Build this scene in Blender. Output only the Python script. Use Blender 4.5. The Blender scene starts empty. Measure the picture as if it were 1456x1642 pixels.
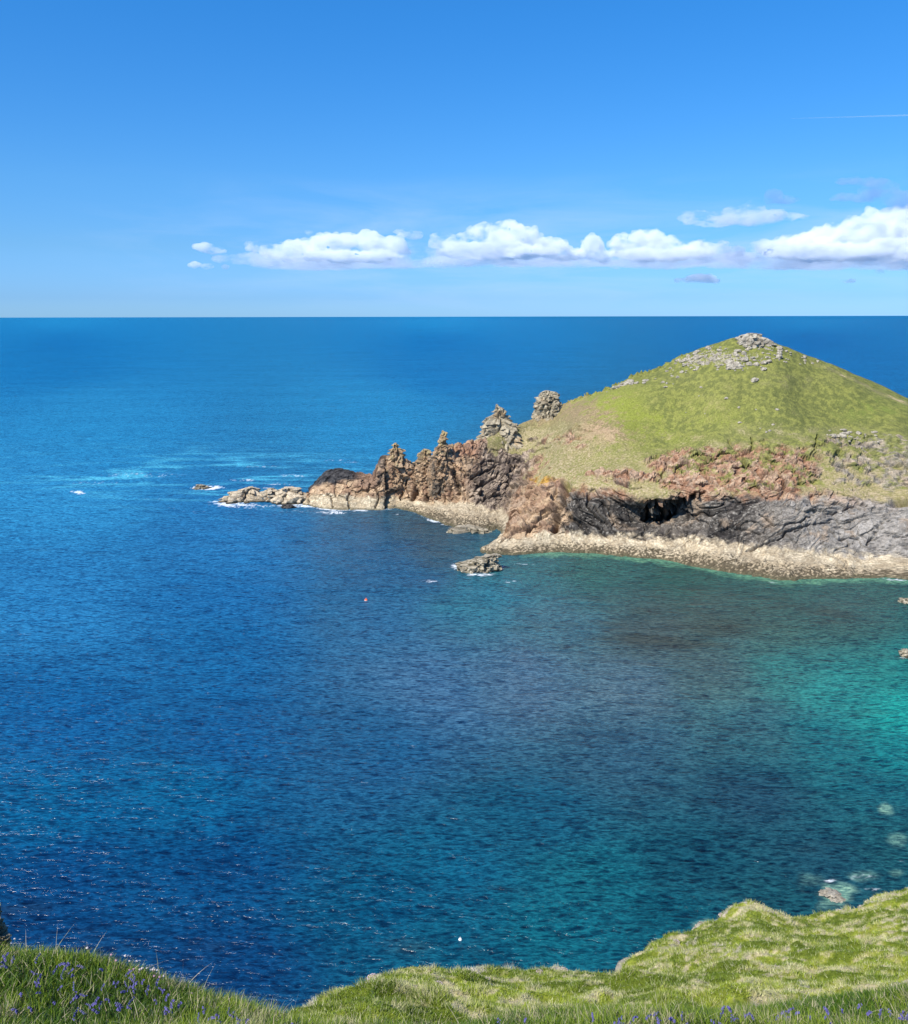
import bpy, math, random
import numpy as np
from mathutils import Vector, Matrix

# ------------------------------------------------------------------ camera, sky, sun
random.seed(7)
rng = np.random.default_rng(11)
S = bpy.context.scene
COL = S.collection
H = 65.0                      # eye height above the water, metres
F = 1398.0                    # focal length in photo pixels (photo 1456 x 1642)
PITCH = math.atan((821 - 507.5) / F)
ROLL = math.radians(-0.115)
cam_d = bpy.data.cameras.new('camera')
cam = bpy.data.objects.new('camera', cam_d)
COL.objects.link(cam)
cam_d.sensor_fit = 'HORIZONTAL'
cam_d.angle = 2 * math.atan(728 / F)
cam_d.clip_start = 0.1
cam_d.clip_end = 400000
CM = Matrix.Rotation(math.pi / 2 - PITCH, 3, 'X') @ Matrix.Rotation(ROLL, 3, 'Z')
cam.matrix_world = Matrix.Translation((0, 0, H)) @ CM.to_4x4()
S.camera = cam
CMN = np.array(CM)

SUN_EL, SUN_AZ = math.radians(49), math.radians(224)   # azimuth clockwise from +Y: behind and to the left
SD = Vector((math.sin(SUN_AZ) * math.cos(SUN_EL), math.cos(SUN_AZ) * math.cos(SUN_EL), math.sin(SUN_EL)))
sun_d = bpy.data.lights.new('sun', 'SUN')
sun_d.energy = 4.6
sun_d.angle = math.radians(0.53)
sun_d.color = (1.0, 0.955, 0.88)
sun = bpy.data.objects.new('sun', sun_d)
sun.rotation_euler = SD.to_track_quat('Z', 'Y').to_euler()
sun.location = (0, 0, 300)
COL.objects.link(sun)

W = bpy.data.worlds.new('World')
S.world = W
W.use_nodes = True
S.view_settings.view_transform = 'Standard'
S.view_settings.look = 'None'
S.view_settings.exposure = 0.55
S.view_settings.gamma = 1
S.cycles.volume_bounces = 10
S.cycles.max_bounces = 12
S.cycles.transparent_max_bounces = 16
S.cycles.use_denoising = True


class NT:
    """small node-tree writer"""
    def __init__(s, tree):
        s.t = tree
        tree.nodes.clear()

    def n(s, kind, **kw):
        nd = s.t.nodes.new(kind)
        for k, v in kw.items():
            if k.startswith('i_'):
                key = k[2:]
                sock = nd.inputs[int(key)] if key.isdigit() else nd.inputs[key.replace('_', ' ')]
                if isinstance(v, bpy.types.NodeSocket):
                    s.t.links.new(v, sock)
                else:
                    sock.default_value = v
            else:
                setattr(nd, k, v)
        return nd

    def link(s, a, b):
        s.t.links.new(a, b)

    def math(s, op, a, b=0.0, c=None, clamp=False):
        nd = s.n('ShaderNodeMath', operation=op, use_clamp=clamp)
        for i, v in enumerate((a, b, c)):
            if v is None:
                continue
            if isinstance(v, bpy.types.NodeSocket):
                s.t.links.new(v, nd.inputs[i])
            else:
                nd.inputs[i].default_value = v
        return nd.outputs[0]

    def mix(s, f, a, b, blend='MIX'):
        nd = s.n('ShaderNodeMix', data_type='RGBA', blend_type=blend)
        for i, v in ((0, f), (6, a), (7, b)):
            if isinstance(v, bpy.types.NodeSocket):
                s.t.links.new(v, nd.inputs[i])
            else:
                nd.inputs[i].default_value = v if i == 0 else (*v, 1)[:4]
        return nd.outputs[2]

    def ramp(s, f, stops, interp='LINEAR'):
        nd = s.n('ShaderNodeValToRGB')
        s.t.links.new(f, nd.inputs[0])
        cr = nd.color_ramp
        cr.interpolation = interp
        while len(cr.elements) < len(stops):
            cr.elements.new(0.5)
        for e, (p, c) in zip(cr.elements, stops):
            e.position = p
            e.color = (*c, 1) if len(c) == 3 else c
        return nd.outputs[0]

    def noise(s, vec, scale, detail=4, rough=0.55, dist=0.0):
        nd = s.n('ShaderNodeTexNoise')
        nd.inputs['Scale'].default_value = scale
        nd.inputs['Detail'].default_value = detail
        nd.inputs['Roughness'].default_value = rough
        nd.inputs['Distortion'].default_value = dist
        if vec is not None:
            s.t.links.new(vec, nd.inputs['Vector'])
        return nd


def build_world():
    t = NT(W.node_tree)
    sky = t.n('ShaderNodeTexSky', sky_type='NISHITA', sun_disc=False)
    sky.sun_elevation = SUN_EL
    sky.sun_rotation = SUN_AZ
    sky.altitude = 60
    sky.air_density = 1.0
    sky.dust_density = 0.35
    sky.ozone_density = 2.6
    tc = t.n('ShaderNodeTexCoord')
    sep = t.n('ShaderNodeSeparateXYZ', i_Vector=tc.outputs['Generated'])
    z = sep.outputs['Z']
    hs = t.n('ShaderNodeHueSaturation', i_Color=sky.outputs[0], i_Saturation=1.22)
    # a clear sea sky: richer blue low down than the model's milky horizon
    grade = t.ramp(t.math('MULTIPLY', z, 1.0, clamp=True), [
        (0.0, (0.35, 0.70, 1.50)), (0.02, (0.29, 0.58, 1.28)), (0.072, (0.32, 0.59, 1.0)), (0.135, (0.35, 0.68, 1.02)),
        (0.295, (0.28, 0.78, 1.14)), (0.55, (0.30, 0.80, 1.15)), (1.0, (0.4, 0.8, 1.1))])
    col = t.mix(1.0, hs.outputs[0], grade, 'MULTIPLY')
    # thin far veils of vapour low in the sky
    mp = t.n('ShaderNodeMapping', i_Vector=tc.outputs['Generated'])
    mp.inputs['Scale'].default_value = (1.0, 1.0, 6.5)
    n1 = t.noise(mp.outputs[0], 5.0, 7, 0.6, 0.4)
    band = t.ramp(z, [(0.0, (0, 0, 0)), (0.028, (.45,) * 3), (0.075, (1, 1, 1)), (0.105, (.5,) * 3), (0.15, (0, 0, 0))])
    v = t.math('MULTIPLY', t.ramp(n1.outputs[0], [(0.42, (0, 0, 0)), (0.68, (1, 1, 1))]), band)
    side = t.n('ShaderNodeMapRange', i_Value=sep.outputs['X'])
    side.inputs['From Min'].default_value = -0.42
    side.inputs['From Max'].default_value = -0.1
    v = t.math('MULTIPLY', v, side.outputs[0])
    v = t.math('MULTIPLY', v, 0.5)
    col = t.mix(v, col, (3.9, 5.1, 7.2))
    bg = t.n('ShaderNodeBackground', i_Color=col)
    bg.inputs['Strength'].default_value = 0.105
    out = t.n('ShaderNodeOutputWorld')
    t.link(bg.outputs[0], out.inputs[0])


build_world()

# ------------------------------------------------------------------ helpers


def tag(o, label=None, cat=None, group=None, kind=None):
    if label: o['label'] = label
    if cat: o['category'] = cat
    if group: o['group'] = group
    if kind: o['kind'] = kind
    return o


def ray(x, y):
    x = np.asarray(x, float); y = np.asarray(y, float)
    d = np.stack([(x - 728) / F, -(y - 821) / F, -np.ones_like(x)], -1)
    return d @ CMN.T


def at_r(x, y, r):
    """the world point on the sight line of photo pixel x, y at ground distance r"""
    d = ray(x, y)
    h = np.hypot(d[..., 0], d[..., 1])
    return d * (np.asarray(r) / h)[..., None] + np.array([0, 0, H])


def at_z(x, y, z=0.0):
    d = ray(x, y)
    return d * ((z - H) / d[..., 2])[..., None] + np.array([0, 0, H])


def to_px(P):
    q = (P - np.array([0, 0, H])) @ CMN
    return 728 - F * q[..., 0] / q[..., 2], 821 + F * q[..., 1] / q[..., 2]


_perm = np.random.default_rng(3).permutation(256).astype(np.int32)
_perm = np.concatenate([_perm, _perm, _perm])
_g = np.random.default_rng(5).normal(size=(256, 3)).astype(np.float32)
_g /= np.linalg.norm(_g, axis=1)[:, None]


def pn(p):
    """gradient noise, about -1..1"""
    p = np.asarray(p, np.float32)
    sh = p.shape[:-1]
    p = p.reshape(-1, 3)
    out = np.empty(len(p), np.float32)
    for a in range(0, len(p), 200000):
        q = p[a:a + 200000]
        i = np.floor(q).astype(np.int32)
        f = q - i
        w = f * f * f * (f * (f * 6 - 15) + 10)
        i &= 255
        acc = 0
        for dx in (0, 1):
            wx = w[:, 0] if dx else 1 - w[:, 0]
            hx = _perm[(i[:, 0] + dx) & 255]
            for dy in (0, 1):
                wy = w[:, 1] if dy else 1 - w[:, 1]
                hy = _perm[(hx + i[:, 1] + dy) & 255]
                for dz in (0, 1):
                    wz = w[:, 2] if dz else 1 - w[:, 2]
                    g = _g[_perm[(hy + i[:, 2] + dz) & 255]]
                    acc = acc + wx * wy * wz * (g[:, 0] * (f[:, 0] - dx) + g[:, 1] * (f[:, 1] - dy) + g[:, 2] * (f[:, 2] - dz))
        out[a:a + 200000] = acc
    return out.reshape(sh) * 1.5


def fbm(p, wl, octv=4, gain=0.5, off=0.0):
    p = np.asarray(p) / wl + off
    a, s, tot = 1.0, 0, 0
    for _ in range(octv):
        s = s + a * pn(p)
        tot += a
        p = p * 2.03 + 7.7
        a *= gain
    return s / tot


def ridged(p, wl, octv=3, gain=0.5, off=0.0):
    p = np.asarray(p) / wl + off
    a, s, tot = 1.0, 0, 0
    for _ in range(octv):
        s = s + a * (1 - np.abs(pn(p)) * 2)
        tot += a
        p = p * 2.1 + 3.3
        a *= gain
    return s / tot


def cells(p, wl, off=0.0):
    """returns (a flat tilted facet per cell, distance to the cell border)"""
    p = np.asarray(p, np.float32) / wl + off
    sh = p.shape[:-1]
    p = p.reshape(-1, 3)
    val = np.empty(len(p), np.float32); edge = np.empty(len(p), np.float32)
    for a in range(0, len(p), 300000):
        q = p[a:a + 300000]
        i = np.floor(q).astype(np.int32)
        f = q - i
        b1 = np.full(len(q), 9.0, np.float32); b2 = b1.copy(); vv = np.zeros(len(q), np.float32)
        GG = _g * np.array([.9, .9, .9], np.float32)
        for dx in (-1, 0, 1):
            for dy in (-1, 0, 1):
                for dz in (-1, 0, 1):
                    h = _perm[_perm[_perm[(i[:, 0] + dx) & 255] + ((i[:, 1] + dy) & 255)] + ((i[:, 2] + dz) & 255)]
                    jx = _perm[h + 11] / 255.0; jy = _perm[h + 57] / 255.0; jz = _perm[h + 131] / 255.0
                    d = (dx + jx - f[:, 0]) ** 2 + (dy + jy - f[:, 1]) ** 2 + (dz + jz - f[:, 2]) ** 2
                    c = d < b1
                    b2 = np.where(c, b1, np.minimum(b2, d))
                    gh = GG[_perm[h + 200]]
                    vv = np.where(c, _perm[h + 300] / 255.0 * .55 + .22 + gh[:, 0] * (f[:, 0] - dx - jx) + gh[:, 1] * (f[:, 1] - dy - jy) + gh[:, 2] * (f[:, 2] - dz - jz), vv)
                    b1 = np.where(c, d, b1)
        val[a:a + 300000] = vv
        edge[a:a + 300000] = np.sqrt(b2) - np.sqrt(b1)
    return val.reshape(sh), edge.reshape(sh)


def ss(x, a, b):
    t = np.clip((x - a) / (b - a), 0, 1)
    return t * t * (3 - 2 * t)


def mixc(a, b, f):
    f = np.asarray(f)[..., None]
    return np.asarray(a) * (1 - f) + np.asarray(b) * f


def mesh_obj(name, V, Fc, mat, attrs=None, parent=None, smooth=True, loose_k=None):
    """V n x 3; Fc m x 3 or m x 4 index array (or list of arrays)"""
    me = bpy.data.meshes.new(name)
    if not isinstance(Fc, list):
        Fc = [Fc]
    Fc = [np.asarray(f, np.int32) for f in Fc if len(f)]
    V = np.asarray(V, np.float32)
    me.vertices.add(len(V))
    me.vertices.foreach_set('co', V.ravel())
    nl = sum(f.size for f in Fc)
    me.loops.add(nl)
    me.loops.foreach_set('vertex_index', np.concatenate([f.ravel() for f in Fc]))
    sizes = np.concatenate([np.full(len(f), f.shape[1], np.int32) for f in Fc])
    me.polygons.add(len(sizes))
    me.polygons.foreach_set('loop_start', np.concatenate([[0], np.cumsum(sizes)[:-1]]).astype(np.int32))
    me.update(calc_edges=True)
    me.polygons.foreach_set('use_smooth', np.full(len(sizes), smooth))
    for k, a in (attrs or {}).items():
        a = np.asarray(a, np.float32)
        if a.ndim == 1:
            at = me.attributes.new(k, 'FLOAT', 'POINT')
            at.data.foreach_set('value', a)
        else:
            at = me.attributes.new(k, 'FLOAT_COLOR', 'POINT')
            at.data.foreach_set('color', np.concatenate([a, np.ones((len(a), 1), np.float32)], 1).ravel())
    me.validate()
    for m in (mat if isinstance(mat, (list, tuple)) else [mat]):
        me.materials.append(m)
    o = bpy.data.objects.new(name, me)
    COL.objects.link(o)
    if parent: o.parent = parent
    return o


def grid_faces(nu, nv, close_u=False):
    a = np.arange(nu * nv).reshape(nu, nv)
    if close_u:
        a = np.concatenate([a, a[:1]], 0)
    return np.stack([a[:-1, :-1], a[1:, :-1], a[1:, 1:], a[:-1, 1:]], -1).reshape(-1, 4)


def grid_normals(P):
    du = np.gradient(P, axis=0); dv = np.gradient(P, axis=1)
    n = np.cross(du, dv)
    return n / (np.linalg.norm(n, axis=-1, keepdims=True) + 1e-9)


def pchip(xs, ys, x):
    """smooth shape-preserving interpolation; ys (n, ...)"""
    xs = np.asarray(xs, float); ys = np.asarray(ys, float)
    h = np.diff(xs)
    hh = h.reshape((-1,) + (1,) * (ys.ndim - 1))
    d = np.diff(ys, axis=0) / hh
    m = np.zeros_like(ys)
    if len(xs) > 2:
        s = (d[:-1] * d[1:]) > 0
        w1 = 2 * hh[1:] + hh[:-1]; w2 = hh[1:] + 2 * hh[:-1]
        m[1:-1] = np.where(s, (w1 + w2) / (w1 / np.where(s, d[:-1], 1) + w2 / np.where(s, d[1:], 1)), 0)
    m[0] = d[0]; m[-1] = d[-1]
    i = np.clip(np.searchsorted(xs, x) - 1, 0, len(xs) - 2)
    sh = (-1,) + (1,) * (ys.ndim - 1)
    t = ((x - xs[i]) / h[i]).reshape(sh); H_ = h[i].reshape(sh)
    return ((2 * t ** 3 - 3 * t ** 2 + 1) * ys[i] + (t ** 3 - 2 * t ** 2 + t) * H_ * m[i]
            + (-2 * t ** 3 + 3 * t ** 2) * ys[i + 1] + (t ** 3 - t ** 2) * H_ * m[i + 1])


# ------------------------------------------------------------------ materials
def new_mat(name):
    m = bpy.data.materials.new(name)
    m.use_nodes = True
    return m, NT(m.node_tree)


def attr_mat(name, rough=0.9, detail_scale=3.0, detail_amt=0.35, bump_scale=4.0, bump_h=0.08, spec=0.25, transl=0.0):
    """base colour from the mesh's own colour attribute, broken up by fine noise, with a fine relief"""
    m, t = new_mat(name)
    a = t.n('ShaderNodeAttribute', attribute_name='col')
    g = t.n('ShaderNodeNewGeometry')
    n1 = t.noise(g.outputs['Position'], detail_scale, 5, 0.65)
    f = t.ramp(n1.outputs[0], [(0.3, (1 - detail_amt,) * 3), (0.7, (1 + detail_amt,) * 3)])
    c = t.mix(1.0, a.outputs['Color'], f, 'MULTIPLY')
    n2 = t.noise(g.outputs['Position'], bump_scale, 6, 0.7)
    b = t.n('ShaderNodeBump', i_Height=n2.outputs[0])
    b.inputs['Distance'].default_value = bump_h
    b.inputs['Strength'].default_value = 1.0
    p = t.n('ShaderNodeBsdfPrincipled', i_Base_Color=c, i_Roughness=rough, i_Normal=b.outputs[0])
    p.inputs['Specular IOR Level'].default_value = spec
    out = t.n('ShaderNodeOutputMaterial')
    if transl:
        tr = t.n('ShaderNodeBsdfTranslucent', i_Color=c)
        mx = t.n('ShaderNodeMixShader', i_Fac=transl)
        t.link(p.outputs[0], mx.inputs[1]); t.link(tr.outputs[0], mx.inputs[2])
        t.link(mx.outputs[0], out.inputs[0])
    else:
        t.link(p.outputs[0], out.inputs[0])
    return m


M_land = attr_mat('headland_rock_and_turf', 0.92, 2.2, 0.38, 2.5, 0.20, 0.2)
M_rock = attr_mat('sea_rock', 0.9, 2.5, 0.4, 3.0, 0.3, 0.25)
M_turf = attr_mat('slope_turf', 0.95, 6.0, 0.35, 14.0, 0.05, 0.15)
M_blade = attr_mat('grass_blades', 0.55, 8.0, 0.15, 1.0, 0.0, 0.35, 0.3)


def flat_mat(name, col, rough=0.6, spec=0.3, transl=0.0, var=0.15):
    m, t = new_mat(name)
    g = t.n('ShaderNodeTexCoord')
    n1 = t.noise(g.outputs['Object'], 60.0, 3)
    c = t.mix(n1.outputs[0], tuple(x * (1 - var) for x in col), tuple(min(1, x * (1 + var)) for x in col))
    p = t.n('ShaderNodeBsdfPrincipled', i_Base_Color=c, i_Roughness=rough)
    p.inputs['Specular IOR Level'].default_value = spec
    out = t.n('ShaderNodeOutputMaterial')
    if transl:
        tr = t.n('ShaderNodeBsdfTranslucent', i_Color=c)
        mx = t.n('ShaderNodeMixShader', i_Fac=transl)
        t.link(p.outputs[0], mx.inputs[1]); t.link(tr.outputs[0], mx.inputs[2])
        t.link(mx.outputs[0], out.inputs[0])
    else:
        t.link(p.outputs[0], out.inputs[0])
    return m


# ------------------------------------------------------------------ headland
# each rib: waterline (x, y), then ledge top, mid cliff, cliff top, mid slope, ridge as (x, y, metres behind the waterline)
RIBS = [
    ((484, 811), (486, 803, 3), (488, 796, 5), (490, 790, 7), (492, 787, 9), (495, 785, 11)),
    ((500, 813), (502, 798, 3), (504, 786, 5), (505, 777, 8), (508, 772, 10), (510, 768, 12)),
    ((522, 816), (522, 799, 3), (522, 783, 6), (522, 768, 9), (524, 760, 12), (526, 754, 14)),
    ((552, 818), (552, 799, 3), (552, 780, 6), (550, 764, 9), (549, 756, 12), (548, 752, 15)),
    ((580, 818), (580, 800, 3), (579, 784, 6), (577, 769, 9), (576, 763, 13), (575, 760, 16)),
    ((601, 818), (600, 800, 2), (599, 785, 5), (598, 774, 8), (597, 768, 12), (597, 763, 16)),
    ((618, 817), (617, 797, 2), (616, 770, 4), (616, 750, 6), (616, 738, 9), (617, 733, 12)),
    ((634, 815), (634, 797, 3), (636, 765, 5), (638, 742, 7), (640, 738, 9), (641, 733, 12)),
    ((655, 819), (655, 802, 6), (657, 770, 8), (660, 745, 10), (662, 745, 12), (666, 741, 15)),
    ((680, 828), (680, 806, 12), (681, 770, 14), (683, 748, 16), (684, 744, 19), (687, 740, 22)),
    ((710, 840), (712, 806, 18), (713, 770, 20), (714, 738, 22), (718, 722, 26), (722, 713, 30)),
    ((742, 849), (746, 808, 22), (750, 775, 26), (753, 742, 31), (757, 722, 38), (762, 707, 44)),
    ((775, 853), (778, 812, 23), (784, 785, 29), (792, 755, 36), (802, 722, 46), (815, 686, 55)),
    ((796, 851), (800, 815, 22), (812, 788, 29), (826, 752, 38), (845, 705, 50), (862, 668, 59)),
    ((806, 858), (816, 832, 8), (830, 805, 18), (846, 765, 32), (868, 705, 52), (892, 655, 68)),
    ((790, 872), (812, 850, 8), (836, 820, 18), (858, 768, 34), (885, 705, 56), (912, 645, 76)),
    ((770, 885), (800, 861, 7), (843, 826, 20), (868, 768, 36), (900, 702, 60), (932, 637, 83)),
    ((792, 890), (822, 862, 8), (856, 820, 18), (880, 766, 33), (918, 695, 58), (955, 631, 82)),
    ((845, 889), (860, 860, 7), (880, 815, 16), (898, 768, 28), (945, 690, 54), (985, 619, 81)),
    ((890, 886), (897, 857, 5), (905, 815, 11), (912, 778, 20), (968, 685, 50), (1012, 607, 82)),
    ((935, 887), (937, 857, 5), (940, 815, 9), (943, 780, 16), (990, 680, 47), (1040, 599, 83)),
    ((990, 892), (990, 858, 6), (988, 818, 12), (985, 785, 15), (1030, 690, 45), (1078, 580, 85)),
    ((1045, 897), (1044, 862, 7), (1045, 828, 20), (1045, 797, 13), (1075, 700, 44), (1118, 560, 88)),
    ((1092, 903), (1090, 864, 8), (1090, 822, 21), (1088, 788, 16), (1110, 700, 46), (1150, 549, 90)),
    ((1140, 913), (1138, 868, 9), (1137, 828, 17), (1136, 790, 20), (1145, 698, 49), (1182, 541, 92)),
    ((1200, 921), (1198, 873, 11), (1198, 826, 19), (1196, 788, 25), (1198, 695, 53), (1218, 545, 94)),
    ((1262, 931), (1258, 880, 13), (1258, 828, 22), (1257, 787, 29), (1253, 692, 57), (1256, 556, 97)),
    ((1330, 928), (1330, 886, 11), (1330, 834, 21), (1330, 788, 30), (1322, 690, 59), (1312, 575, 99)),
    ((1400, 928), (1400, 890, 11), (1400, 842, 20), (1400, 797, 31), (1390, 695, 60), (1374, 601, 99)),
    ((1475, 932), (1475, 893, 11), (1475, 842, 20), (1473, 803, 31), (1463, 710, 60), (1448, 636, 98)),
    ((1600, 940), (1600, 900, 12), (1600, 850, 22), (1598, 810, 32), (1590, 750, 58), (1580, 700, 92)),
    ((1850, 950), (1850, 910, 12), (1850, 865, 22), (1850, 840, 32), (1845, 800, 55), (1840, 780, 80)),
]


# open joints in the rock, a few of them slab shadows cut as grooves: (width, depth in metres, line along the surface)
JOINTS_AND_SHADE = [
    (1.5, 1.8, [(1195, 882), (1224, 872), (1259, 857), (1271, 849), (1298, 842), (1330, 836)]), (1.3, 1.6, [(1218, 826), (1243, 841), (1259, 843), (1288, 835), (1300, 826)]), (1.4, 1.6, [(1296, 811), (1335, 819), (1370, 811), (1385, 816)]),
    (1.3, 1.3, [(1391, 872), (1407, 849), (1422, 822)]), (1.2, 1.3, [(1156, 853), (1170, 845), (1197, 847), (1218, 856)]), (1.3, 1.4, [(1345, 789), (1370, 802), (1389, 812)]),
    (1.8, 2.2, [(1191, 744), (1202, 752), (1214, 763), (1236, 759)]), (2.0, 2.2, [(1228, 777), (1247, 785), (1265, 774)]), (1.3, 1.5, [(1311, 700), (1307, 720), (1301, 734)]), (1.2, 1.3, [(1204, 708), (1204, 727)]),
    (1.3, 1.3, [(1169, 711), (1180, 723)]), (1.4, 1.4, [(1072, 738), (1064, 758), (1055, 774)]), (1.5, 1.6, [(1081, 743), (1106, 747)]), (1.3, 1.3, [(1120, 730), (1138, 741), (1150, 739)]), (1.2, 1.2, [(1255, 735), (1275, 744), (1290, 738)]),
    (5.0, 5.0, [(908, 774), (903, 795), (892, 822), (890, 850)]), (2.6, 2.4, [(858, 836), (876, 821), (890, 812)]), (1.5, 1.6, [(942, 788), (943, 816), (957, 828), (964, 838)]), (2.6, 1.8, [(915, 829), (930, 842)]),
    (1.3, 1.3, [(1060, 858), (1087, 847), (1107, 833), (1124, 835), (1136, 842)]), (1.2, 1.2, [(980, 800), (1000, 812), (1010, 830), (1022, 842)]), (1.2, 1.2, [(955, 800), (975, 818), (985, 838)]),
    (3.5, 3.0, [(727, 755), (733, 772), (735, 790)]), (2.2, 1.8, [(762, 784), (784, 772), (800, 762)]), (2.4, 2.2, [(822, 793), (836, 775), (850, 764)]), (1.8, 1.6, [(752, 770), (775, 758), (800, 745), (835, 735)]), (1.6, 1.5, [(770, 800), (800, 792), (815, 800)]),
    (1.6, 1.5, [(834, 827), (850, 820)]), (1.8, 1.6, [(838, 846), (858, 836), (874, 826)]), (1.6, 1.3, [(800, 868), (828, 852), (850, 846)]), (1.5, 1.3, [(740, 735), (765, 745), (790, 738), (820, 742)]), (1.4, 1.3, [(745, 755), (760, 765), (768, 780)]),
    (3.0, 3.4, [(665, 740), (668, 768), (662, 800)]), (3.0, 3.6, [(618, 745), (624, 770), (626, 793), (621, 812)]), (2.0, 2.2, [(673, 748), (668, 775), (661, 800)]), (3.0, 3.2, [(684, 765), (686, 790), (682, 803)]), (1.8, 1.8, [(694, 727), (696, 755), (700, 770)]), (1.6, 1.6, [(645, 745), (650, 770), (643, 800)]),
    (1.5, 1.5, [(494, 782), (495, 800), (494, 811)]), (1.5, 1.3, [(700, 740), (708, 770), (712, 798)]), (1.5, 1.2, [(560, 790), (556, 805), (560, 816)]), (1.5, 1.3, [(600, 780), (606, 797), (603, 815)]), (1.3, 1.2, [(528, 795), (532, 815)]),
    (1.2, 1.1, [(905, 700), (930, 694), (950, 697)]), (1.2, 1.1, [(860, 715), (895, 704), (930, 688)]), (1.1, 1.0, [(840, 725), (870, 722), (900, 712)]), (1.3, 1.1, [(1330, 745), (1355, 752), (1380, 747)]), (1.2, 1.0, [(1395, 760), (1420, 745), (1440, 748)]),
    (1.3, 1.2, [(985, 770), (1010, 783), (1030, 780)]), (1.2, 1.0, [(1160, 800), (1190, 808), (1215, 803)]), (1.3, 1.2, [(1330, 850), (1350, 862), (1380, 862)]), (1.2, 1.2, [(1420, 850), (1440, 862), (1460, 858)]),
]
UNDERCUT = [(1022, 822), (1036, 806), (1056, 799), (1087, 799), (1110, 789), (1128, 782), (1138, 788), (1128, 800), (1108, 811), (1087, 819), (1078, 834), (1064, 844), (1041, 842), (1028, 835)]


def line_dist(X, Y, pts):
    best = np.full(X.shape, 1e9)
    for (x0, y0), (x1, y1) in zip(pts[:-1], pts[1:]):
        dx, dy = x1 - x0, y1 - y0
        t = np.clip(((X - x0) * dx + (Y - y0) * dy) / (dx * dx + dy * dy), 0, 1)
        best = np.minimum(best, (X - x0 - t * dx) ** 2 + (Y - y0 - t * dy) ** 2)
    return np.sqrt(best)


def near(X, Y, pts, pad):
    xs = [p[0] for p in pts]; ys = [p[1] for p in pts]
    return (X > min(xs) - pad) & (X < max(xs) + pad) & (Y > min(ys) - pad) & (Y < max(ys) + pad)


def in_poly(X, Y, pts):
    c = np.zeros(X.shape, bool)
    for (x0, y0), (x1, y1) in zip(pts, pts[1:] + pts[:1]):
        if y0 == y1: continue
        c ^= ((y0 > Y) != (y1 > Y)) & (X < (x1 - x0) * (Y - y0) / (y1 - y0) + x0)
    return c


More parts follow.
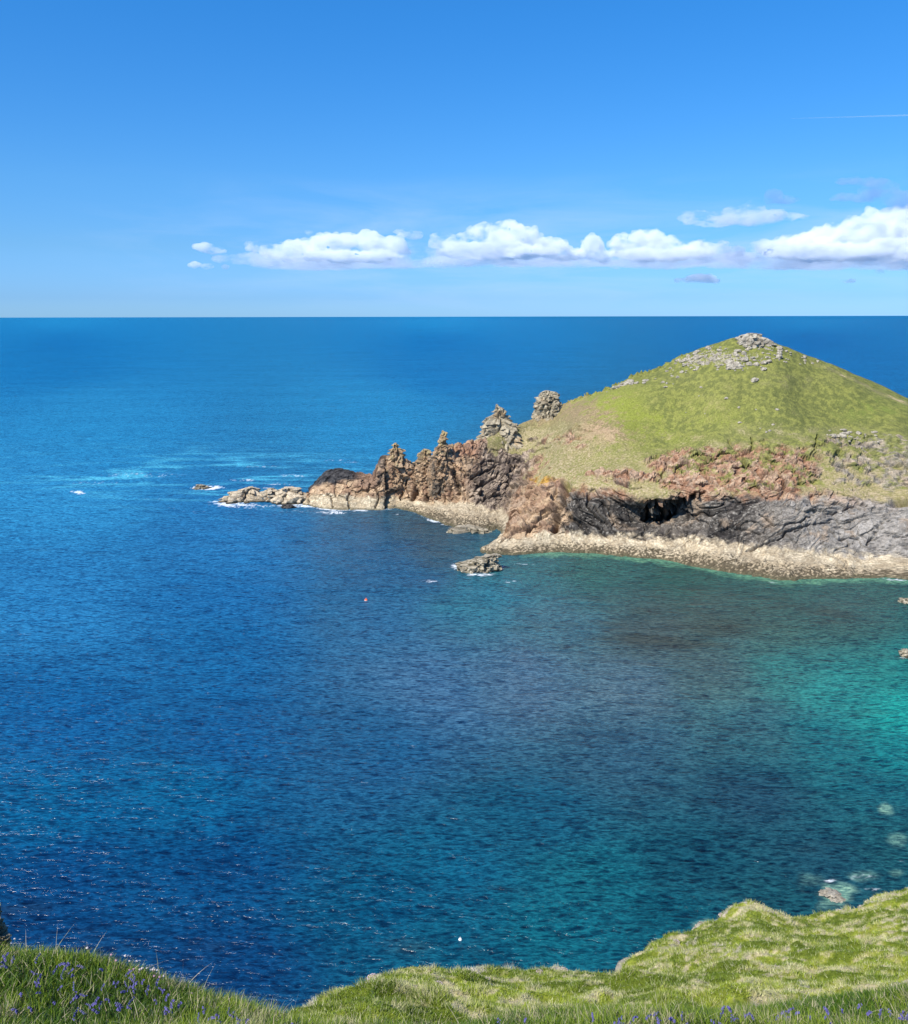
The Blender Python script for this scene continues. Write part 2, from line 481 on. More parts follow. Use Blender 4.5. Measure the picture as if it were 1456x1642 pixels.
def build_headland():
    K = []
    for rb in RIBS:
        w = rb[0]
        p0 = at_z(*w)
        rw = math.hypot(p0[0], p0[1])
        dirn = np.array([p0[0], p0[1], 0]) / rw
        pts = [p0 - dirn * 5 - np.array([0, 0, 4]), p0]
        pxs = [(w[0], w[1] + 12), w]
        for (x, y, dr) in rb[1:]:
            pts.append(at_r(x, y, rw + dr)); pxs.append((x, y))
        rd = pts[-1]
        d2 = np.array([rd[0], rd[1], 0]) / math.hypot(rd[0], rd[1])
        hz = rd[2]
        back = min(22, 6 + hz * 0.6)
        pts.append(rd + d2 * back * 0.5 - np.array([0, 0, hz * 0.16])); pxs.append((rb[-1][0], rb[-1][1] + 5))
        pts.append(rd + d2 * back * 1.6 - np.array([0, 0, hz * 0.7])); pxs.append((rb[-1][0], rb[-1][1] + 10))
        pts.append(np.array([*(rd + d2 * back * 2.2)[:2], -4])); pxs.append((rb[-1][0], rb[-1][1] + 20))
        K.append(np.concatenate([np.array(pts), np.array(pxs, float)], 1))
    K = np.array(K)                        # ribs x 11 x 5
    nr = len(K)
    # row parameter, denser on the visible cliff
    vk = np.array([0, 1, 2, 3, 4, 5, 6, 7, 8, 9, 10.])[:K.shape[1]]
    vs = np.concatenate([np.linspace(0, 1, 10, endpoint=False), np.linspace(1, 2, 60, endpoint=False), np.linspace(2, 4, 150, endpoint=False),
                         np.linspace(4, 6, 190, endpoint=False), np.linspace(6, 7, 24, endpoint=False), np.linspace(7, 9, 16)])
    # along the ribs: sample count follows spacing
    seg = np.linalg.norm(np.diff(K[:, 1:7, :3], axis=0), axis=-1).mean(1)
    us = []
    for i, s in enumerate(seg):
        n = max(8, int(s / (0.22 if i < 28 else 0.9)))
        us.append(np.linspace(i, i + 1, n, endpoint=False))
    us = np.concatenate(us + [[nr - 1]])
    A = pchip(vk, np.swapaxes(K, 0, 1), vs)          # nv x ribs x 5
    A = np.swapaxes(A, 0, 1)
    P5 = pchip(np.arange(nr), A, us)                 # nu x nv x 5
    P = P5[..., :3].copy(); X, Y = P5[..., 3], P5[..., 4]
    V = np.broadcast_to(vs, X.shape); U = np.broadcast_to(us[:, None], X.shape)
    N = grid_normals(P)
    if (N[..., 2].mean() < 0): N = -N
    # ---- where the bare rock is
    nlow = fbm(P, 14, 4)
    nmid = fbm(P, 4, 4, off=5.1)
    edge_v = 4.0 + 0.35 * nlow + 0.25 * nmid                      # turf edge
    left = 1 - ss(X + nlow * 14 + (Y - 700) * .25, 768, 792)                                   # the bare crest at the left end
    edge_v = edge_v + left * 4.2 - 0.0
    # bare brown scar on the shoulder and the rust slabs above the undercut
    scar = np.exp(-(((X - 950) / 60) ** 2 + ((Y - 700) / 22) ** 2)) * 0.9
    slabs = np.exp(-(((X - 1180) / 150) ** 4 + ((Y - 755) / 42) ** 4))
    rslab = np.exp(-(((X - 1400) / 100) ** 4 + ((Y - 706) / 15) ** 2)) + .80 * np.exp(-(((X - 1420) / 120) ** 4 + ((Y - 755) / 40) ** 4))
    midl = np.exp(-(((X - 1010) / 90) ** 2 + ((Y - 765) / 18) ** 2)) + .75 * np.exp(-(((X - 905) / 75) ** 2 + ((Y - 705) / 17) ** 2))
    rock = ss(edge_v - V, -0.12, 0.12)
    purple_zone = np.exp(-(((X - 812 + (Y - 740) * 0) / 66) ** 2 + ((Y - 752) / 34) ** 2))
    vslope = ss(V, 4.0, 5.0) * (1 - ss(V, 5.95, 6.1))
    patch = np.maximum.reduce([slabs * 1.05, rslab * .9, midl * 0.95, purple_zone * 1.25])
    pr = ss(patch + 0.75 * nmid + 0.45 * nlow, 0.52, 0.78)
    rock = np.maximum(rock, pr)
    rock = np.where(Y < 640, rock * (1 - ss(U, 14, 16)), rock)
    back = ss(V, 6.2, 7)
    rock = np.maximum(rock, back * 0.6)
    # ---- relief
    small = np.clip(ss(U, 0, 9) * 0.55 + 0.25, 0, 1)              # the thin left end gets a smaller relief
    cv, ce = cells(P * np.array([1, 1, 1.2]) + fbm(P, 9, 2)[..., None] * 2, 4.2)
    cv2, ce2 = cells(P + fbm(P, 3, 2)[..., None], 1.5, 9.0)
    ph = 0.5 * X / 400
    strike = np.array([0.35, 0.25, 0.90])
    gx = pchip(np.array([300., 735, 850, 950, 1060, 1120, 1200, 1330, 1500, 1900]), np.array([0., 30, 14, 20, 30, 31, 24, 15, 12, 12]), X.ravel()).reshape(X.shape)
    sdist = P[..., 2] * .92 + gx + fbm(P, 24, 3, off=2.2) * 9 + fbm(P, 7, 2, off=8) * 2.2
    lay = np.stack([P[..., 0] / 13, P[..., 1] / 13, sdist / 0.95], -1)
    strata = pn(lay) * 0.6 + pn(lay * np.array([1.8, 1.8, 2.3]) + 4) * 0.4
    crk = pn(np.stack([P[..., 0] / 16, P[..., 1] / 16, sdist / 2.6], -1) + 3.3)
    crack = np.exp(-(crk / .045) ** 2) * ss(fbm(P, 9, 2, off=6), -.12, .12)
    fine = pn(np.stack([P[..., 0] / 5, P[..., 1] / 5, sdist / .42], -1) + 9.1)
    big = fbm(P, 20, 3, off=1.3)
    rid = ridged(P, 8, 4, off=3.3)
    slate = ss(X, 880, 930) * rock
    # vertical gullies in the tall left-hand slabs
    gul = ridged(P * np.array([1, 0.6, 0.22]) + big[..., None] * 2, 5.5, 2, off=6.0)
    tall = ss(U, 5, 6.5) * (1 - ss(U, 10.5, 12.5))
    ledge = 1 - ss(V, 1.7, 2.4)
    low = 1 - ss(V, 2.0, 2.2)
    rock_k = 1 - .55 * tall
    sl2 = slate * (1 - ss(V, 4, 4.3))
    n_w1 = fbm(P, 3.5, 3, off=51) * 1.6; n_w2 = fbm(P, 3.5, 3, off=61) * 1.6
    d = rock * small * (big * 2.2 + rid * .8 * rock_k * (1 - .75 * ledge) * (1 - .6 * sl2)
                        + (cv - 0.5) * 2.4 * (1 - .93 * ledge) * (1 - .62 * sl2) * rock_k * (1 - .5 * ss(V, 4, 4.3))
                        + (cv2 - 0.5) * (1.0 - .95 * ledge) * (1 - .6 * sl2) - np.exp(-ce * 14) * 0.4 * (1 - ledge) * (1 - .7 * sl2))
    d = d + rock * (strata * (0.25 + 0.75 * sl2 * (1 - ledge)) - crack * 1.3 * (.3 + .7 * slate) * (1 - .7 * ledge)) * small
    d = d + rock * fine * .14 * (1 - ledge * .3) * small
    d = d - tall * rock * (ss(gul, 0.55, 0.95)) * 1.2 * (1 - low * 0.8)
    # the open joints and shadow grooves, the undercut, the cave at the right edge
    cave = np.exp(-(((X - 1462) / 30) ** 4 + ((Y - 806 + (X - 1440) * .12) / 5.5) ** 2))
    wx = X + n_w1 * 5; wy = Y + n_w2 * 4
    joint_shade = np.zeros(X.shape); jd = np.zeros(X.shape)
    for w, dp, pts in JOINTS_AND_SHADE:
        m = near(X, Y, pts, 14)
        g = np.exp(-(line_dist(wx[m], wy[m], pts) / w) ** 2)
        jd[m] = np.maximum(jd[m], g * dp); joint_shade[m] = np.maximum(joint_shade[m], g)
    m = near(X, Y, UNDERCUT, 20)
    un = np.zeros(X.shape)
    e = line_dist(wx[m], wy[m], UNDERCUT + UNDERCUT[:1])
    un[m] = np.where(in_poly(wx[m], wy[m], UNDERCUT), ss(e, 0, 9) * (1.0 + 1.5 * (cv2[m] - .5) + .9 * n_w1[m]), 0)
    d = d - (cave * 5 + un * 3.2 + jd) * (V < 6)
    turf = 1 - rock
    tuft = fbm(P, 1.3, 3, off=4.0)
    offc = (1 - ss(V, 5.3, 5.9)) * ss(V, 4.0, 4.6)
    d = d + turf * (fbm(P, 17, 3) * 0.9 + fbm(P, 32, 2, off=5) * 4.5 * offc + fbm(P * np.array([.5, .6, 1.4]), 4, 3, off=2) * 0.30 + tuft * 0.12)
    crest = np.exp(-((V - 6) / 0.10) ** 2) * ss(X, 880, 940) * (1 - ss(X, 1080, 1120))
    d = d + crest * (cv2 ** 2) * 1.3 * small
    # wave-cut ledge: solid bedrock with low ribs, rougher towards the water
    rib_ = pn(np.stack([P[..., 0] / 7, P[..., 1] / 7, sdist / 1.6], -1) + 5)
    d = d + low * (rib_ * .55 + ridged(P, 1.3, 3, off=9) * 0.20 * (1 - ss(V, 1.2, 1.6)))
    P2 = P + N * d[..., None]
    P2[..., 1] += un * 2.0
    # stepped treads in the slabs: overhanging lower edges, as blocks that slipped
    st = (cv - 0.5) * slabs * rock * .9
    P2[..., 1] -= st
    # ---- colour (what the stone and turf themselves look like, plus shade painted into the joints)
    n3 = fbm(P, 1.7, 4, off=12) * 1.8
    n4 = fbm(P, 0.6, 2, off=21) * 1.7
    n9 = fbm(P, 30, 3, off=31) * 1.7
    nh = fbm(P * np.array([.35, .6, 1.6]), 2.2, 3, off=41) * 1.8      # sheep-track bands along the slope
    nmid = nmid * 1.5; nlow = nlow * 1.4
    g1 = np.array([0.205, 0.208, 0.050]); g2 = np.array([0.112, 0.122, 0.034]); g3 = np.array([0.27, 0.235, 0.09]); g4 = np.array([0.200, 0.218, 0.038])
    grass = mixc(g2, g1, ss(.7 * nlow + 0.15 * n3 + .8 * n4 + .15 * nh + .8 * n9, -1.2, 0.7))
    bright = np.exp(-(((X - 1020) / 90) ** 2 + ((Y - 665) / 40) ** 2)) + np.exp(-(((X - 1130) / 60) ** 2 + ((Y - 680) / 22) ** 2)) * .8
    grass = mixc(grass, g4, np.clip(bright * (0.8 + nlow), 0, 1))
    dry = ss(Y, 640, 760) * 0.55 + 0.5 * n9 + 0.35 * nmid + 0.5 * n4 + .3 * nh + .1
    grass = mixc(grass, g3, ss(dry, 0.25, 0.95) * 0.85)
    dry2 = np.exp(-(((X - 890) / 100) ** 2 + ((Y - 690) / 44) ** 2)) * 1.35 + 0.5 * nmid + 0.5 * n3
    grass = mixc(grass, np.array([0.245, 0.175, 0.098]) * (1 + .3 * n4)[..., None], ss(dry2, 0.2, .9) * 0.95)
    grass = mixc(grass, np.array([0.40, 0.27, 0.16]), ss(scar + 0.3 * n3 + 0.3 * nmid + .3 * n4, 0.45, 0.95) * 0.8)
    grass = mixc(grass, np.array([0.34, 0.28, 0.16]), ss(n4 + 0.4 * nmid, 0.36, 0.6) * 0.7 * ss(Y, 640, 745))
    olive = np.array([.205, .19, .075])
    br_ = (1.0 * np.exp(-(((X - 1270) / 75) ** 2 + ((Y - 612) / 20) ** 2)) + .9 * np.exp(-(((X - 1300) / 190) ** 4 + ((Y - 692) / 16) ** 2)) + .7 * np.exp(-(((X - 1090) / 60) ** 2 + ((Y - 610) / 16) ** 2))
           + 1.1 * np.exp(-(((X - 860) / 110) ** 2 + ((Y - 705) / 36) ** 2)) + .8 * np.exp(-(((X - 1150) / 130) ** 2 + ((Y - 722) / 14) ** 2)) + .5 * np.exp(-(((X - 1180) / 60) ** 2 + ((Y - 640) / 18) ** 2)))
    grass = mixc(grass, olive * (1 + .25 * n4)[..., None], np.clip(ss(br_ + .35 * n9 + .25 * nlow + .25 * n3, .25, 1.0), 0, 1) * .8)
    grass = mixc(grass, np.array([.36, .29, .17]), np.clip(ss(br_ * (Y > 680) + .5 * n4 + .4 * n3 + .3 * nlow, .75, 1.3), 0, 1) * .8)
    grass = mixc(grass, np.array([.16, .20, .035]), np.exp(-(((X - 1420) / 70) ** 2 + ((Y - 655) / 18) ** 2)) * .7)
    lowb = ss(Y + nlow * 14 + nmid * 10 + n3 * 4 - 22 * np.exp(-((X - 1010) / 90) ** 2), 688, 742) * ss(V, 3.4, 4)
    tb = mixc(np.array([.26, .215, .095]), np.array([.40, .31, .19]), ss(n4 + .5 * n3, -.3, .6))
    tb = mixc(tb, np.array([.16, .165, .04]), ss(n3 * .8 + .6 * nlow - .5 * n4, .05, .6) * .8)
    grass = mixc(grass, tb, lowb * .85)
    # the trodden path along the right-hand crest
    px_y = np.interp(X, [1290, 1340, 1380, 1420, 1470, 1540], [575, 595, 616, 636, 657, 690])
    pth = np.exp(-((Y - px_y) / 3.2) ** 2) * ss(X, 1290, 1340)
    grass = mixc(grass, np.array([0.52, 0.38, 0.23]), np.clip(pth * 1.2, 0, 1))
    rust = mixc(np.array([0.31, 0.17, 0.10]), np.array([0.42, 0.29, 0.19]), ss(n3 + cv - .5, -.4, .5))
    rust = mixc(rust, np.array([0.21, 0.11, 0.075]), ss(strata + n4, .1, .8) * .6)
    tan = mixc(np.array([0.42, 0.29, 0.175]), np.array([0.27, 0.165, 0.10]), ss(nmid + 0.7 * (cv - .5), -0.3, 0.4))
    purple = mixc(np.array([0.095, 0.070, 0.055]), np.array([0.40, 0.31, 0.225]), ss(strata + .6 * n3 + .8 * fine, -0.6, 0.9))
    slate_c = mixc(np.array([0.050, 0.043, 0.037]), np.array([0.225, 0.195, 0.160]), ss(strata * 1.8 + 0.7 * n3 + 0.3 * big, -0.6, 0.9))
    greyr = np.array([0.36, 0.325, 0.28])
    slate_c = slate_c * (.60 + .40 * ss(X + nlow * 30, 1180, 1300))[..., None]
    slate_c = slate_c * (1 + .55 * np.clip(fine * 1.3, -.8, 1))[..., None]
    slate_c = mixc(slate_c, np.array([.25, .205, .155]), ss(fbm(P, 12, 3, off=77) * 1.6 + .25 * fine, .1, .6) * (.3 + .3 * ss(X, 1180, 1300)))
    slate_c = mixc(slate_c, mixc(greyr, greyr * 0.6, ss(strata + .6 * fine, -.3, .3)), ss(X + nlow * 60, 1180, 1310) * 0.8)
    slate_c = mixc(slate_c, np.array([0.40, 0.36, 0.30]), ss(n4 + strata * 0.4, 0.42, 0.62) * 0.5)
    black = mixc(np.array([0.030, 0.029, 0.030]), np.array([0.07, 0.065, 0.062]), ss(n3, -.3, .4))
    pale = mixc(np.array([0.37, 0.29, 0.185]), np.array([0.53, 0.44, 0.30]), ss(nmid + n4, -0.4, 0.6))
    weed = np.array([0.060, 0.045, 0.024])
    rc = tan.copy()
    rc = mixc(rc, np.array([0.38, 0.215, 0.13]), ss(X, 725, 745) * (1 - ss(X, 765, 800)) * ss(3.6 - (V - 0), -1.2, 0.2) * 0.0 + ss(X, 722, 738) * (1 - ss(X + nmid * 20, 770, 800)) * ss(V, 4.2, 4.8))
    rc = mixc(rc, purple, ss(X + nlow * 25, 735, 770) * (1 - ss(X + nmid * 14 + (Y - 760) * .55, 832, 862)) * (1 - ss(V, 5.0, 5.8) * 0.4) * (1 - ss(V, 4.0, 4.4) * ss(760 - X, -20, 10)))
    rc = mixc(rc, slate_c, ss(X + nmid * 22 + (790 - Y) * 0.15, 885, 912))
    rust_up = ss(V + 0.3 * nmid, 3.55, 3.95) * ss(X, 850, 900) * (1 - ss(X, 1290, 1400) * 0.8)
    rc = mixc(rc, rust, rust_up)
    grey_up = ss(V, 3.9, 4.3) * ss(X, 1290, 1350)
    rc = mixc(rc, mixc(np.array([.34, .28, .2]), np.array([.22, .19, .15]), ss(n3, -.3, .3)), grey_up)
    sw = fbm(P * np.array([1, 1, .5]), 6, 4, off=91) * 1.8
    rc = mixc(rc, np.array([.34, .25, .17]), ss(sw + .4 * fine, .25, .7) * .6 * ss(V, 2.0, 2.6))
    rc = mixc(rc, np.array([.06, .05, .045]), ss(-sw + .5 * fine, .35, .8) * .55 * ss(V, 1.9, 2.3))
    lich = ss(np.exp(-(((X - 872) / 26) ** 2 + ((Y - 768) / 14) ** 2)) + np.exp(-(((X - 1058) / 12) ** 2 + ((Y - 760) / 10) ** 2)) * .8
              + np.exp(-(((X - 1245) / 14) ** 2 + ((Y - 762) / 8) ** 2)) * .5 + 0.5 * n3, 0.5, 0.9)
    rc = mixc(rc, np.array([0.46, 0.26, 0.03]), lich * 0.75)
    # tops of the left-hand pinnacles: grey-green and yellow lichen
    rc = mixc(rc, np.array([0.34, 0.27, 0.13]), left * ss(V, 5.4, 5.95) * ss(U, 5, 6.5) * ss(n3, -0.1, 0.5) * 0.6)
    # dark band on the outer rock
    dk = ss(V + 0.35 * nmid - (np.abs(X - 535) / 110), 3.1, 3.6) * (1 - ss(X + nmid * 12, 568, 590))
    dk = np.maximum(dk, np.exp(-(((X - 610 - (Y - 770) * -0.1) / 9) ** 2)) * ss(V, 2.6, 3.2) * 0.85 * ss(nmid, -.4, .2))
    rc = mixc(rc, black, np.clip(dk, 0, 1))
    br = ss(V, 2.9, 3.5) * ss(X, 560, 585) * (1 - ss(X, 600, 612))
    rc = mixc(rc, np.array([0.20, 0.125, 0.085]), br * 0.8)
    # barnacle-pale shelf over a weed-dark tide zone
    lv = 1.93 + 0.2 * nmid + 0.15 * n3 + (1 - ss(U, 1, 6)) * 0.45
    pm = 1 - ss(V, lv - 0.05, lv + 0.25)
    rc = mixc(rc, pale * (1 + .30 * np.clip(fine, -1, 1) + .22 * np.clip(rib_, -1, 1))[..., None], pm)
    tide = ss(n4 * 1.2 + n3 * 0.5 + (1.46 - V) * 1.6 + 0.35 * nmid, -.05, 0.25) * (1 - ss(V, 1.5, 1.75)) * ss(U, 5, 9)
    rc = mixc(rc, weed, tide * 0.9)
    tide2 = (1 - ss(P2[..., 2], 0.25, 0.8))
    rc = mixc(rc, np.array([0.10, 0.09, 0.05]), tide2 * 0.7)
    rc = mixc(rc, np.array([.07, .06, .05]), joint_shade * .45 * (V > 1.8))  # crack shade painted as a darker colour along the grooves
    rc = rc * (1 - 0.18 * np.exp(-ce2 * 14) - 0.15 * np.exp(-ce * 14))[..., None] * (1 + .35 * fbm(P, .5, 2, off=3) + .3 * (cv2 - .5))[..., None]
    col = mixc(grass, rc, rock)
    # turf sprinkled through the slabs
    tf = ss(fbm(P, 5, 3, off=17) * 1.5 + 0.5 * n3 + .3 * n4 + (V - 4.35) * .6, 0.12, 0.5) * ss(V, 3.85, 4.0) * ss(X, 1000, 1060)
    col = mixc(col, mixc(g2, g1, ss(n3, -.2, .3)), tf * 0.85)
    col = mixc(col, mixc(g2, g3, ss(n3, -.2, .3)) * 1.05, ss(V, 6.3, 6.6) * 0.8 * (1 - left))
    # pale stones showing through the thin turf near the summit
    scree = np.exp(-(((X - 1175) / 66) ** 2 + ((Y - 574) / 19) ** 2)) + np.exp(-(((X - 1115) / 40) ** 2 + ((Y - 580) / 14) ** 2)) * 0.6
    sc = ss(scree + 0.8 * n4 + 0.5 * nmid, 1.0, 1.3) * (V < 6.3)
    col = mixc(col, np.array([0.36, 0.31, 0.24]), sc * 0.8)
    nu, nv = X.shape
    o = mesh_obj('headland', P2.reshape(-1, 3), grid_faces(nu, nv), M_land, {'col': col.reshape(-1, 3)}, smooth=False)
    tag(o, 'grassy green headland with dark slate cliffs and pale wave-cut ledge', None, None, 'structure')
    return dict(P=P2, X=X, Y=Y, V=V, U=U, N=N, K=K)


HL = build_headland()
print('headland', HL['P'].shape)


# ------------------------------------------------------------------ free-standing rocks
def rock_colour(kind, P, rel, seed):
    n = fbm(P, 1.6, 4, off=seed + 3.0); n2 = fbm(P, 5, 3, off=seed + 9.0); n4 = fbm(P, 0.5, 3, off=seed)
    if kind == 'lichen':      # grey stone, grey-green and ochre lichen
        c = mixc(np.array([0.31, 0.26, 0.175]), np.array([0.46, 0.39, 0.27]), ss(n, -.35, .35))
        c = mixc(c, np.array([0.13, 0.115, 0.09]), ss(n4, .12, .4) * .7)
        c = mixc(c, np.array([0.36, 0.22, 0.10]), ss(n2, .1, .5) * .6)
    elif kind == 'ochre':
        c = mixc(np.array([0.33, 0.215, 0.125]), np.array([0.45, 0.32, 0.20]), ss(n, -.35, .35))
        c = mixc(c, np.array([0.05, 0.05, 0.045]), ss(n2 + n * .5 - rel * .6 + .3, .1, .4) * .8)
        c = mixc(c, np.array([0.40, 0.32, 0.15]), ss(rel + n * .9, .7, 1.1) * .75)
    elif kind == 'pale':
        c = mixc(np.array([0.45, 0.355, 0.235]), np.array([0.62, 0.51, 0.36]), ss(n, -.35, .35))
        c = mixc(c, np.array([0.10, 0.085, 0.06]), ss(n4 + n2 * .5, .12, .4) * .75)
        c = mixc(c, np.array([0.08, 0.065, 0.04]), 1 - ss(P[..., 2], .2, .9))
    elif kind == 'weedy':
        c = mixc(np.array([0.40, 0.34, 0.24]), np.array([0.50, 0.43, 0.32]), ss(n, -.35, .35))
        c = mixc(c, np.array([0.085, 0.07, 0.035]), ss(n4 + n * .6, -.05, .2) * .9)
    elif kind == 'grey':
        c = mixc(np.array([0.27, 0.235, 0.18]), np.array([0.46, 0.41, 0.32]), ss(n, -.35, .35))
        c = mixc(c, np.array([0.14, 0.125, 0.09]), ss(n4, .15, .4) * .6)
    else:                      # black
        c = mixc(np.array([0.03, 0.03, 0.03]), np.array([0.10, 0.09, 0.08]), ss(n, -.2, .4))
    return c


def crag(name, rows, r, kind, label, cat, depth=0.8, amp=0.5, seed=1.0, group=None, nseg=120, nrow=90, foot=2.0):
    """a standing rock whose width follows its outline: rows are (y, x left, x right) from the top down, at ground distance r"""
    rows = np.array(rows, float)
    ys = rows[:, 0]
    # foot goes down into what carries it
    yy = np.linspace(ys[0], ys[-1], nrow)
    xl = pchip(ys, rows[:, 1], yy); xr = pchip(ys, rows[:, 2], yy)
    L = at_r(xl, yy, r); R = at_r(xr, yy, r)
    C = (L + R) / 2
    hw = np.linalg.norm(R - L, axis=1) / 2
    ext = 6
    C = np.concatenate([C, C[-1] - np.array([0, 0, 1.0]) * np.linspace(foot / ext, foot, ext)[:, None]])
    hw = np.concatenate([hw, np.full(ext, hw[-1] * 1.05)])
    ax = (R[-1] - L[-1]); ax[2] = 0; ax /= np.linalg.norm(ax)
    ay = np.array([-ax[1], ax[0], 0])
    th = np.linspace(0, 2 * np.pi, nseg, endpoint=False)
    n = len(C)
    ringd = hw * depth
    # depth narrows less fast than width
    ringd = np.minimum(np.maximum(ringd, 0.25 * hw.max() * np.minimum(1, hw / (0.2 * hw.max() + 1e-6))), hw.max())
    P = C[:, None] + hw[:, None, None] * np.cos(th)[None, :, None] * ax + ringd[:, None, None] * np.sin(th)[None, :, None] * ay
    P = np.swapaxes(P, 0, 1)          # seg x row
    base_z, top_z = C[-1, 2], C[0, 2]
    rel = (P[..., 2] - base_z) / (top_z - base_z)
    N = P - C[None]; N /= (np.linalg.norm(N, axis=-1, keepdims=True) + 1e-6)
    sz = hw.max()
    cv, ce = cells(P * np.array([1, 1, 0.75]) + fbm(P, sz, 2)[..., None] * .5 * sz, sz * 0.55, seed)
    cv2, ce2 = cells(P, sz * 0.2, seed + 4)
    d = amp * sz * (0.35 * fbm(P, sz * 0.9, 3, off=seed) + 0.8 * (cv - .5) + 0.55 * (cv2 - .5) - .18 * np.exp(-ce * 12) - .05 * np.exp(-ce2 * 12))
    d = d * np.minimum(1, hw / (0.35 * hw.max()))[None]
    P = P + N * d[..., None]
    col = rock_colour(kind, P, rel, seed) * (1 - 0.2 * np.exp(-ce * 12) - .15 * np.exp(-ce2 * 12))[..., None]
    nseg_, nrow_ = P.shape[:2]
    verts = np.concatenate([P.reshape(-1, 3), P[:, 0].mean(0)[None], P[:, -1].mean(0)[None]])
    cols = np.concatenate([col.reshape(-1, 3), col[:, 0].mean(0)[None], col[:, -1].mean(0)[None]])
    f = grid_faces(nseg_, nrow_, True)
    i = np.arange(nseg_); j = (i + 1) % nseg_
    top = np.stack([np.full(nseg_, nseg_ * nrow_), j * nrow_, i * nrow_], 1)
    bot = np.stack([np.full(nseg_, nseg_ * nrow_ + 1), i * nrow_ + nrow_ - 1, j * nrow_ + nrow_ - 1], 1)
    org = np.array([C[-1, 0], C[-1, 1], base_z])
    o = mesh_obj(name, verts - org, [f[:, ::-1], top[:, ::-1], bot[:, ::-1]], M_rock, {'col': cols}, smooth=False)
    o.location = org
    return tag(o, label, cat, group)


def rwat(x, y, z=0):
    p = at_z(x, y, z)
    return float(math.hypot(p[0], p[1]))


r0 = rwat(620, 817)
crag('rock_pinnacle', [(710, 633, 636), (714, 629, 640), (718, 628, 639), (723, 622, 643), (728, 623, 648), (736, 617, 651), (748, 615, 656), (764, 611, 658), (782, 611, 661)], r0 + 9.5, 'ochre',
     'hook-topped ochre rock pinnacle at the low seaward end of the headland crest', 'rock pinnacle', .7, .5, 2.0, foot=3)
crag('rock_pinnacle', [(720, 679, 683), (724, 677, 688), (730, 674, 690), (738, 673, 694), (752, 670, 698), (770, 668, 702)], rwat(680, 828) + 18, 'ochre',
     'smallest stubby brown knob in the dip between two seaward pinnacles', 'rock pinnacle', .8, .5, 5.0, foot=3)
crag('rock_pinnacle', [(690, 709, 711), (695, 706, 715), (700, 706, 714), (706, 703, 717), (712, 703, 716), (718, 698, 717), (726, 698, 720), (737, 691, 722), (752, 688, 725), (776, 688, 730)], rwat(710, 840) + 23, 'ochre',
     'tall thin yellow-tipped rock finger rising beside the rust-brown slope', 'rock pinnacle', .75, .42, 8.0, foot=4)
crag('rock_pinnacle', [(648, 794, 800), (652, 793, 803), (655, 795, 809), (661, 790, 812), (668, 785, 815), (675, 782, 821), (682, 778, 828), (690, 772, 832), (700, 766, 838), (708, 763, 842)], rwat(775, 853) + 54.5, 'lichen',
     'pale lichen-covered crag with a nodding head, standing lower down the ridge', 'rock pinnacle', .7, .38, 3.4, foot=5)
crag('rock_pinnacle', [(626, 874, 880), (629, 870, 889), (635, 866, 893), (641, 862, 896), (648, 859, 899), (656, 858, 902), (666, 857, 906)], rwat(800, 853) + 61.5, 'lichen',
     'squat grey-green crag on the ridge at the foot of the grassy hill', 'rock pinnacle', .65, .36, 6.2, foot=5)
crag('summit_tor', [(534, 1200, 1212), (538, 1190, 1222), (543, 1178, 1231), (549, 1172, 1237), (555, 1168, 1238)], rwat(1190, 919) + 91, 'grey',
     'low broken rock tor crowning the grassy summit', 'rocky outcrop', .5, .35, 4.2, foot=3)
# low reef at the tip
crag('reef_rock', [(781, 396, 404), (786, 378, 418), (792, 362, 424), (799, 353, 428), (806, 347, 430)], rwat(385, 806) + 4, 'pale',
     'outermost low cream rock with a black cap at the tip of the reef', 'rock', .5, .45, 7.1, foot=2)
crag('reef_rock', [(783, 428, 434), (787, 420, 446), (794, 414, 452), (802, 411, 456), (808, 410, 457)], rwat(430, 807) + 4, 'pale',
     'small dark-topped reef rock second from the seaward tip', 'rock', .6, .5, 7.9, foot=2)
crag('reef_rock', [(782, 455, 472), (787, 444, 485), (794, 436, 494), (802, 430, 502), (810, 428, 506)], rwat(465, 809) + 4, 'pale',
     'rounded cream reef rock joining the tip to the headland', 'rock', .55, .4, 9.3, foot=2)
# islet and small rocks
crag('islet', [(889, 792, 801), (893, 772, 802), (899, 755, 800), (906, 738, 798), (914, 736, 798), (921, 744, 794)], rwat(770, 913), 'weedy',
     'small barnacled islet in the bay off the dark slate cliff', 'rock', .6, .4, 1.9, foot=2)
crag('awash_rock', [(777, 317, 321), (779, 313, 328), (783, 310, 336)], rwat(322, 783), 'weedy',
     'small wave-washed rock in white foam beyond the reef tip', 'rock', .6, .5, 2.7, nseg=40, nrow=24, foot=1)
crag('awash_rock', [(845, 735, 760), (849, 722, 785), (854, 716, 795)], rwat(755, 854) + 1, 'weedy',
     'long weed-covered rock lying at the mouth of the narrow cove', 'rock', .35, .5, 3.9, nseg=90, nrow=40, foot=2)
crag('awash_rock', [(1042, 1450, 1462), (1047, 1443, 1474), (1053, 1441, 1484)], rwat(1455, 1053), 'weedy',
     'brown rock breaking the bay surface at the right edge', 'rock', .6, .5, 4.9, nseg=60, nrow=40, foot=2)
crag('awash_rock', [(960, 1450, 1462), (963, 1444, 1472), (967, 1442, 1480)], rwat(1460, 967), 'weedy',
     'low dark rock awash close under the cliff at the right edge', 'rock', .6, .5, 5.9, nseg=60, nrow=40, foot=2)
crag('awash_rock', [(809, 455, 466), (812, 452, 471), (814, 450, 474)], rwat(462, 814), 'black',
     'tiny brown rock awash in front of the cream reef rock', 'rock', .6, .5, 6.6, nseg=40, nrow=24, foot=1)
